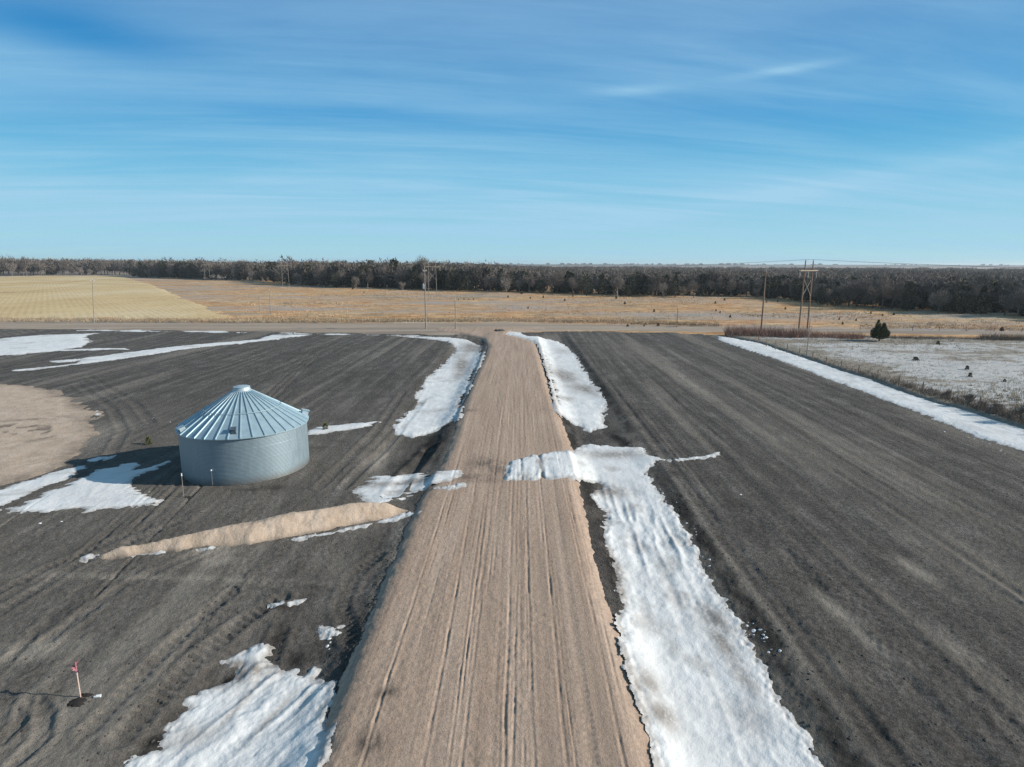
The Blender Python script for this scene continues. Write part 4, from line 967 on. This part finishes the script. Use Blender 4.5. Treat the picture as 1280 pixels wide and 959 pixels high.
f2 = unp([330, 480, 604, 700, 846], [401.5, 401.3, 402.8, 403.4, 405.2])[:, :2]
fence('wire_fence', 'low wire fence along the far side of the gravel road left of the pylon', f2, 7, 1.25, hz_, MS['pole'], .07)
f3 = unp([1075, 1180, 1290, 1420], [413, 414.3, 416, 418])[:, :2]
fence('wire_fence', 'low wire fence beyond the gravel road behind the lone cedar', f3, 6, 1.25, hz_, MS['pole'], .07)

# ------------------------------------------------------------------ power poles
def h_frame(px, py, rz, label, thin=False, first={}):
    p = gp(px, py)
    if thin not in first:
        r = empty('power_pylon', p, rz); first[thin] = r; g = .55 if thin else .95; pm = MS['palepole' if thin else 'pole']
        H_, sp = 17.0, 2.15
        for s_ in (-1, 1):
            mb = MB(); mb.tube([(s_ * sp * 1.08, 0, -1), (s_ * sp, 0, H_ * .5), (s_ * sp * .95, 0, H_)], [.24 * g, .20 * g, .15 * g], 10); mb.build('pole', pm, r)
            mb = MB(); mb.tube([(s_ * sp * .95, 0, H_ - .02), (s_ * sp * .95, 0, H_ + .35)], [.06, .04], 6); mb.build('shield_wire_peak', MS['steel'], r)
        mb = MB(); mb.box((0, .17, H_ * .855), (9.4, .14, .28 * g)); mb.box((0, -.17, H_ * .855), (9.4, .14, .28 * g)); mb.build('crossarm', MS['arm'], r)
        mb = MB(); mb.box((0, 0, H_ * .985), (4.2, .07, .10)); mb.build('top_tie', MS['steel'], r)
        mb = MB()
        mb.tube([(-sp, .13, H_ * .47), (sp * .97, .13, H_ * .72)], .10 * g, 8); mb.build('cross_brace', MS['palepole'], r)
        mb = MB(); mb.tube([(sp, -.13, H_ * .47), (-sp * .97, -.13, H_ * .72)], .10 * g, 8); mb.build('cross_brace', MS['palepole'], r)
        for xx in (-4.4, 0, 4.4):
            mb = MB()
            for k in range(8): z = H_ * .855 - .3 - k * .19; mb.tube([(xx, 0, z), (xx, 0, z - .06), (xx, 0, z - .15)], [.05, .14, .04], 8)
            mb.build('insulator_string', MS['porcelain'], r)
    else:
        r = copy_tree(first[thin]); r.location = p; r.rotation_euler = (0, 0, rz)
    tag(r, label, 'power pylon', 'twin pole pylons of one power line'); return r
hp = [(1004, 410.2), (541, 372), (357.5, 358.7), (259.5, 350)]
hg = [gp(*q) for q in hp]
frames = []
labs = ['largest twin pole wooden power pylon with a crossed brace, right of the road', 'twin pole power pylon rising behind the tall roadside pole', 'twin pole power pylon in front of the left wood, third largest', 'farthest and smallest twin pole power pylon beside the stubble field']
for i, q in enumerate(hp):
    a = hg[max(i - 1, 0)]; b = hg[min(i + 1, 3)]; rz = math.atan2(b[1] - a[1], b[0] - a[0]) - math.pi / 2
    frames.append(h_frame(*q, rz, labs[i], i > 0))
def cable(a, b, sag, label, rad=.018):
    a = np.array(a); b = np.array(b); pts = []
    for t in np.linspace(0, 1, 25): q = a * (1 - t) + b * t; q[2] -= 4 * sag * t * (1 - t); pts.append(q)
    mb = MB(); mb.tube(pts, rad, 4, False); tag(mb.build('power_cable', MS['wire']), label, 'cable', 'thin cables of the ' + label.split(' of the ')[-1])
def fpos(r, x, z): c, s_ = math.cos(r.rotation_euler.z), math.sin(r.rotation_euler.z); return (r.location.x + x * c, r.location.y + x * s_, r.location.z + z)
d0 = hg[0] - hg[1]
ext = Vector((hg[0][0] + d0[0], hg[0][1] + d0[1], 0))
for x, z, sg in ((-4.4, 12.7, 4), (0, 12.7, 4), (4.4, 12.7, 4), (-2.04, 17.3, 2.5), (2.04, 17.3, 2.5)):
    for a, b in zip(frames[:-1], frames[1:]): cable(fpos(a, x, z), fpos(b, x, z), sg, 'thin dark sagging cable of the twin pole power line')
    e = fpos(frames[0], x, z); cable(e, (e[0] + d0[0], e[1] + d0[1], e[2]), sg, 'thin dark sagging cable of the twin pole power line')

def top_h(px, py, ytop):
    p = gp(px, py); lo, hi = 0, 40
    for _ in range(40):
        m = (lo + hi) / 2
        if prj(p + np.array([0, 0, m]))[1] > ytop: lo = m
        else: hi = m
    return p, lo
def pole(px, py, ytop, label, mat, rad, arms=(), transformer=False, name='utility_pole', cat='utility pole', arz=1.2, lean=0, group=None):
    p, h = top_h(px, py, ytop); r = empty(name, p); tag(r, label, cat, group)
    mb = MB(); mb.tube([(0, 0, -.8), (lean * .5, 0, h * .5), (lean, 0, h)], [rad, rad * .85, rad * .62], 10); mb.build('pole', MS[mat], r)
    for fz, w in arms:
        mb = MB(); mb.box((lean, .0, h * fz), (w, .12, .14), arz); ar = mb.build('crossarm', MS['arm'], r)
        for s_ in (-1, 1):
            e = Vector((lean + s_ * w * .45 * math.cos(arz), s_ * w * .45 * math.sin(arz), h * fz + .07)); mb = MB(); mb.tube([e, e + Vector((0, 0, .12)), e + Vector((0, 0, .25))], [.04, .08, .05], 8); mb.build('insulator', MS['porcelain'], ar)
    mb = MB(); mb.tube([(lean, 0, h - .05), (lean, 0, h + .12), (lean, 0, h + .3)], [.05, .08, .05], 8); mb.build('top_insulator', MS['porcelain'], r)
    if transformer:
        mb = MB(); c = Vector((-.34, -.42, h * .715)); mb.tube([c - Vector((0, 0, .55)), c + Vector((0, 0, .45)), c + Vector((0, 0, .55))], [.27, .27, .18], 14); tf = mb.build('transformer', MS['steel'], r)
        mb = MB(); mb.tube([c + Vector((.05, 0, .55)), c + Vector((.05, 0, .8))], .05, 8); mb.build('bushing', MS['porcelain'], tf)
        mb = MB(); mb.box((.2, -.3, h * .7), (.24, .2, .5)); mb.build('cutout_box', MS['steel'], r)
    return Vector((p[0] + lean, p[1], p[2] + h))
t1 = pole(532.5, 412.5, 336, 'tall pale roadside pole with a transformer, left of the dirt road mouth', 'palepole', .17, ((.965, 1.6),), True)
t2 = pole(951, 418, 338, 'tall brown leaning pole at the gravel road left of the largest pylon', 'pole', .20, ((.97, 1.5),), False, lean=.0)
t3 = pole(117.5, 405, 350, 'slender pale pole standing alone between stubble field and gravel road', 'palepole', .12, ((.97, 1.2),), lean=1.1)
t4 = pole(569.5, 412.5, 375.5, 'short pale pole beside the tall transformer pole', 'palepole', .14)
t5 = pole(1008, 448, 398, 'thin grey pole standing at the wire fence before the pylon', 'palepole', .085, name='fence_pole', cat='pole')
t6 = pole(846, 410.5, 383, 'thin dark pole beyond the gravel road right of the dirt road', 'pole', .10, ((.93, .8),))
t7 = pole(338.5, 392, 363, 'taller of two pale poles in the grassland at the corner of the stubble field', 'palepole', .12, ((.93, 1.4),), arz=.3)
t8 = pole(325, 390, 369, 'shorter of two pale poles in the grassland at the corner of the stubble field', 'palepole', .11)
t9 = pole(548.7, 373, 364, 'stubby dark post in the grassland right of the transformer pole', 'pole', .12, name='marker_post', cat='post')
mb = MB(); p = gp(575, 413.4)
tag(scatter('x', 'clod', [(p[0] + random.uniform(-1.6, 1.6), p[1] + random.uniform(-.6, .6)) for _ in range(16)], .2, .5, .7), kind='stuff').name = 'soil_spill'
for a, b in ((t3, t1), (t1, t2), (t2, t2 + (t2 - t1) * .8), (t3, t3 + (t3 - t1) * .6)):
    for dz in (.25, -.9): cable((a[0], a[1], a[2] + dz), (b[0], b[1], b[2] + dz), 1.6, 'thin dark sagging cable of the roadside pole line', .012)
cable((t1[0], t1[1], t1[2] - 3.6), (t4[0], t4[1], t4[2]), .6, 'thin dark sagging cable of the roadside pole line', .012)

# ------------------------------------------------------------------ air
hm = bpy.data.materials.new('air'); hm.use_nodes = True; hn = hm.node_tree.nodes; hn.clear()
ho = hn.new('ShaderNodeOutputMaterial'); pv = hn.new('ShaderNodeVolumePrincipled'); hm.node_tree.links.new(pv.outputs[0], ho.inputs['Volume'])
pv.inputs['Color'].default_value = (.86, .92, .97, 1); pv.inputs['Density'].default_value = .00010; pv.inputs['Anisotropy'].default_value = .2
mb = MB(); mb.box((0, 0, 11), (19000, 19000, 62)); tag(mb.build('haze', hm), kind='stuff')
# ------------------------------------------------------------------ light and sky
SUN_AZ, SUN_EL = math.radians(-3), math.radians(24)     # azimuth from +X towards +Y
w = bpy.data.worlds.new('World'); S.world = w; w.use_nodes = True
n = w.node_tree.nodes; l = w.node_tree.links; bg = n['Background']
sky = n.new('ShaderNodeTexSky'); sky.sky_type = 'NISHITA'; sky.sun_disc = False; sky.sun_elevation = SUN_EL; sky.sun_rotation = math.pi / 2 - SUN_AZ
sky.altitude = 500; sky.air_density = 1.0; sky.dust_density = .25; sky.ozone_density = 2.0
tc = n.new('ShaderNodeTexCoord'); sep = n.new('ShaderNodeSeparateXYZ'); l.new(tc.outputs['Generated'], sep.inputs[0])
def wm(op, a, b=None, clamp=False):
    m = n.new('ShaderNodeMath'); m.operation = op; m.use_clamp = clamp
    for v, k in ((a, 0), (b, 1)):
        if v is None: continue
        if isinstance(v, (int, float)): m.inputs[k].default_value = v
        else: l.new(v, m.inputs[k])
    return m.outputs[0]
def wr(v, a, b, lo=0.0, hi=1.0, interp='SMOOTHSTEP'):
    m = n.new('ShaderNodeMapRange'); m.interpolation_type = interp
    for k, q in (('From Min', a), ('From Max', b), ('To Min', lo), ('To Max', hi)): m.inputs[k].default_value = q
    l.new(v, m.inputs['Value']); return m.outputs[0]
den = wm('ADD', sep.outputs[2], .10)
cx_ = wm('DIVIDE', sep.outputs[0], den); cy_ = wm('DIVIDE', sep.outputs[1], den)
cv = n.new('ShaderNodeCombineXYZ'); l.new(cx_, cv.inputs[0]); l.new(cy_, cv.inputs[1])
def wnoise(sc, scale, rot, det=6, rough=.6, dist=.3):
    r_ = n.new('ShaderNodeMapping'); r_.inputs['Rotation'].default_value = (0, 0, rot); l.new(cv.outputs[0], r_.inputs[0])
    m = n.new('ShaderNodeMapping'); m.inputs['Scale'].default_value = scale; l.new(r_.outputs[0], m.inputs[0])
    t = n.new('ShaderNodeTexNoise'); t.inputs['Scale'].default_value = sc; t.inputs['Detail'].default_value = det; t.inputs['Roughness'].default_value = rough; t.inputs['Distortion'].default_value = dist
    l.new(m.outputs[0], t.inputs['Vector']); return t.outputs['Fac']
az = wm('ARCTAN2', sep.outputs[0], sep.outputs[1]); el = wm('ARCSINE', sep.outputs[2])
def blob(a0, e0, ra, re_, tilt=0.0):
    a0, e0, ra, re_ = [math.radians(v) for v in (a0, e0, ra, re_)]
    da = wm('SUBTRACT', az, a0); de = wm('SUBTRACT', wm('SUBTRACT', el, e0), wm('MULTIPLY', da, tilt))
    q = wm('ADD', wm('POWER', wm('ABSOLUTE', wm('DIVIDE', da, ra)), 2.0), wm('POWER', wm('ABSOLUTE', wm('DIVIDE', de, re_)), 2.0))
    return wm('POWER', 2.718, wm('MULTIPLY', q, -1.0))
n1 = wnoise(.55, (.35, 1.3, 1), -.12, 7, .58); n2 = wnoise(1.6, (.22, 1.7, 1), -.2, 7, .62, .6)
n3 = wnoise(3.2, (.14, 1.5, 1), -.16, 8, .68, .9)
veil = wr(n1, .34, .68, .06, .50); wisp = wm('ADD', wm('MULTIPLY', wr(n2, .42, .75), .16), wm('MULTIPLY', wr(n3, .42, .75), .09))
low = wm('MULTIPLY', wm('POWER', 2.718, wm('MULTIPLY', wm('POWER', wm('DIVIDE', wm('SUBTRACT', el, math.radians(4)), math.radians(3.2)), 2.0), -1.0)), wr(n2, .3, .65, .16, .6))
wisp = wm('ADD', wisp, low)
m = wm('ADD', veil, wisp)
m = wm('ADD', m, wm('MULTIPLY', wm('MULTIPLY', blob(22.5, 15.05, 3.6, .34, .04), wr(n2, .25, .6, .35, 1)), .38))
m = wm('ADD', m, wm('MULTIPLY', wm('MULTIPLY', blob(10.4, 14.4, 3.2, .40, .0), wr(n2, .25, .6, .3, 1)), .34))
m = wm('ADD', m, wm('MULTIPLY', wm('MULTIPLY', blob(21, 5.4, 24, .8, .15), wr(n2, .3, .7, .35, 1)), .42))
m = wm('ADD', m, wm('MULTIPLY', wm('MULTIPLY', blob(-16, 10, 24, 2.6, -.06), wr(n2, .3, .75)), .16))
m = wm('MULTIPLY', m, wm('SUBTRACT', 1.0, wm('MULTIPLY', wm('MULTIPLY', blob(-33.5, 16.1, 8.0, 1.7, -.03), wr(n2, .25, .6, .7, 1)), .97)), True)
rampn = n.new('ShaderNodeValToRGB'); e = rampn.color_ramp.elements; l.new(wm('MULTIPLY', wm('MAXIMUM', sep.outputs[2], 0.0), 2.0, True), rampn.inputs[0])
stops = [(0, (.52, .91, .98)), (.10, (.35, .80, .98)), (.26, (.12, .585, .93)), (.42, (.035, .40, .83)), (.75, (.002, .19, .60)), (.88, (.004, .12, .36)), (1.0, (.012, .07, .18))]
while len(e) < len(stops): e.new(.5)
for q, (p_, c_) in zip(e, stops): q.position = p_; q.color = (*c_, 1)
sc5 = n.new('ShaderNodeVectorMath'); sc5.operation = 'SCALE'; sc5.inputs['Scale'].default_value = 5.3; l.new(rampn.outputs[0], sc5.inputs[0])
hs = n.new('ShaderNodeMix'); hs.data_type = 'RGBA'; hs.inputs[0].default_value = .92; l.new(sky.outputs[0], hs.inputs[6]); l.new(sc5.outputs[0], hs.inputs[7])
mx = n.new('ShaderNodeMix'); mx.data_type = 'RGBA'; l.new(m, mx.inputs[0]); l.new(hs.outputs[2], mx.inputs[6]); mx.inputs[7].default_value = (2.5, 4.35, 5.75, 1)
l.new(mx.outputs[2], bg.inputs[0]); bg.inputs[1].default_value = .10
sun = bpy.data.lights.new('sun', 'SUN'); so = bpy.data.objects.new('sun', sun); C.objects.link(so)
sun.energy = 4.2; sun.angle = math.radians(.53); sun.color = (1, .94, .84)
sd_ = Vector((math.cos(SUN_EL) * math.cos(SUN_AZ), math.cos(SUN_EL) * math.sin(SUN_AZ), math.sin(SUN_EL)))
so.rotation_euler = sd_.to_track_quat('Z', 'Y').to_euler(); so.location = (60, 0, 60)
vs = S.view_settings; vs.view_transform = 'Standard'; vs.look = 'None'; vs.exposure = .55; vs.gamma = 1; vs.use_curve_mapping = False
S.cycles.max_bounces = 5; S.cycles.use_denoising = True; S.cycles.denoising_input_passes = 'RGB_ALBEDO_NORMAL'; S.cycles.denoising_prefilter = 'NONE'
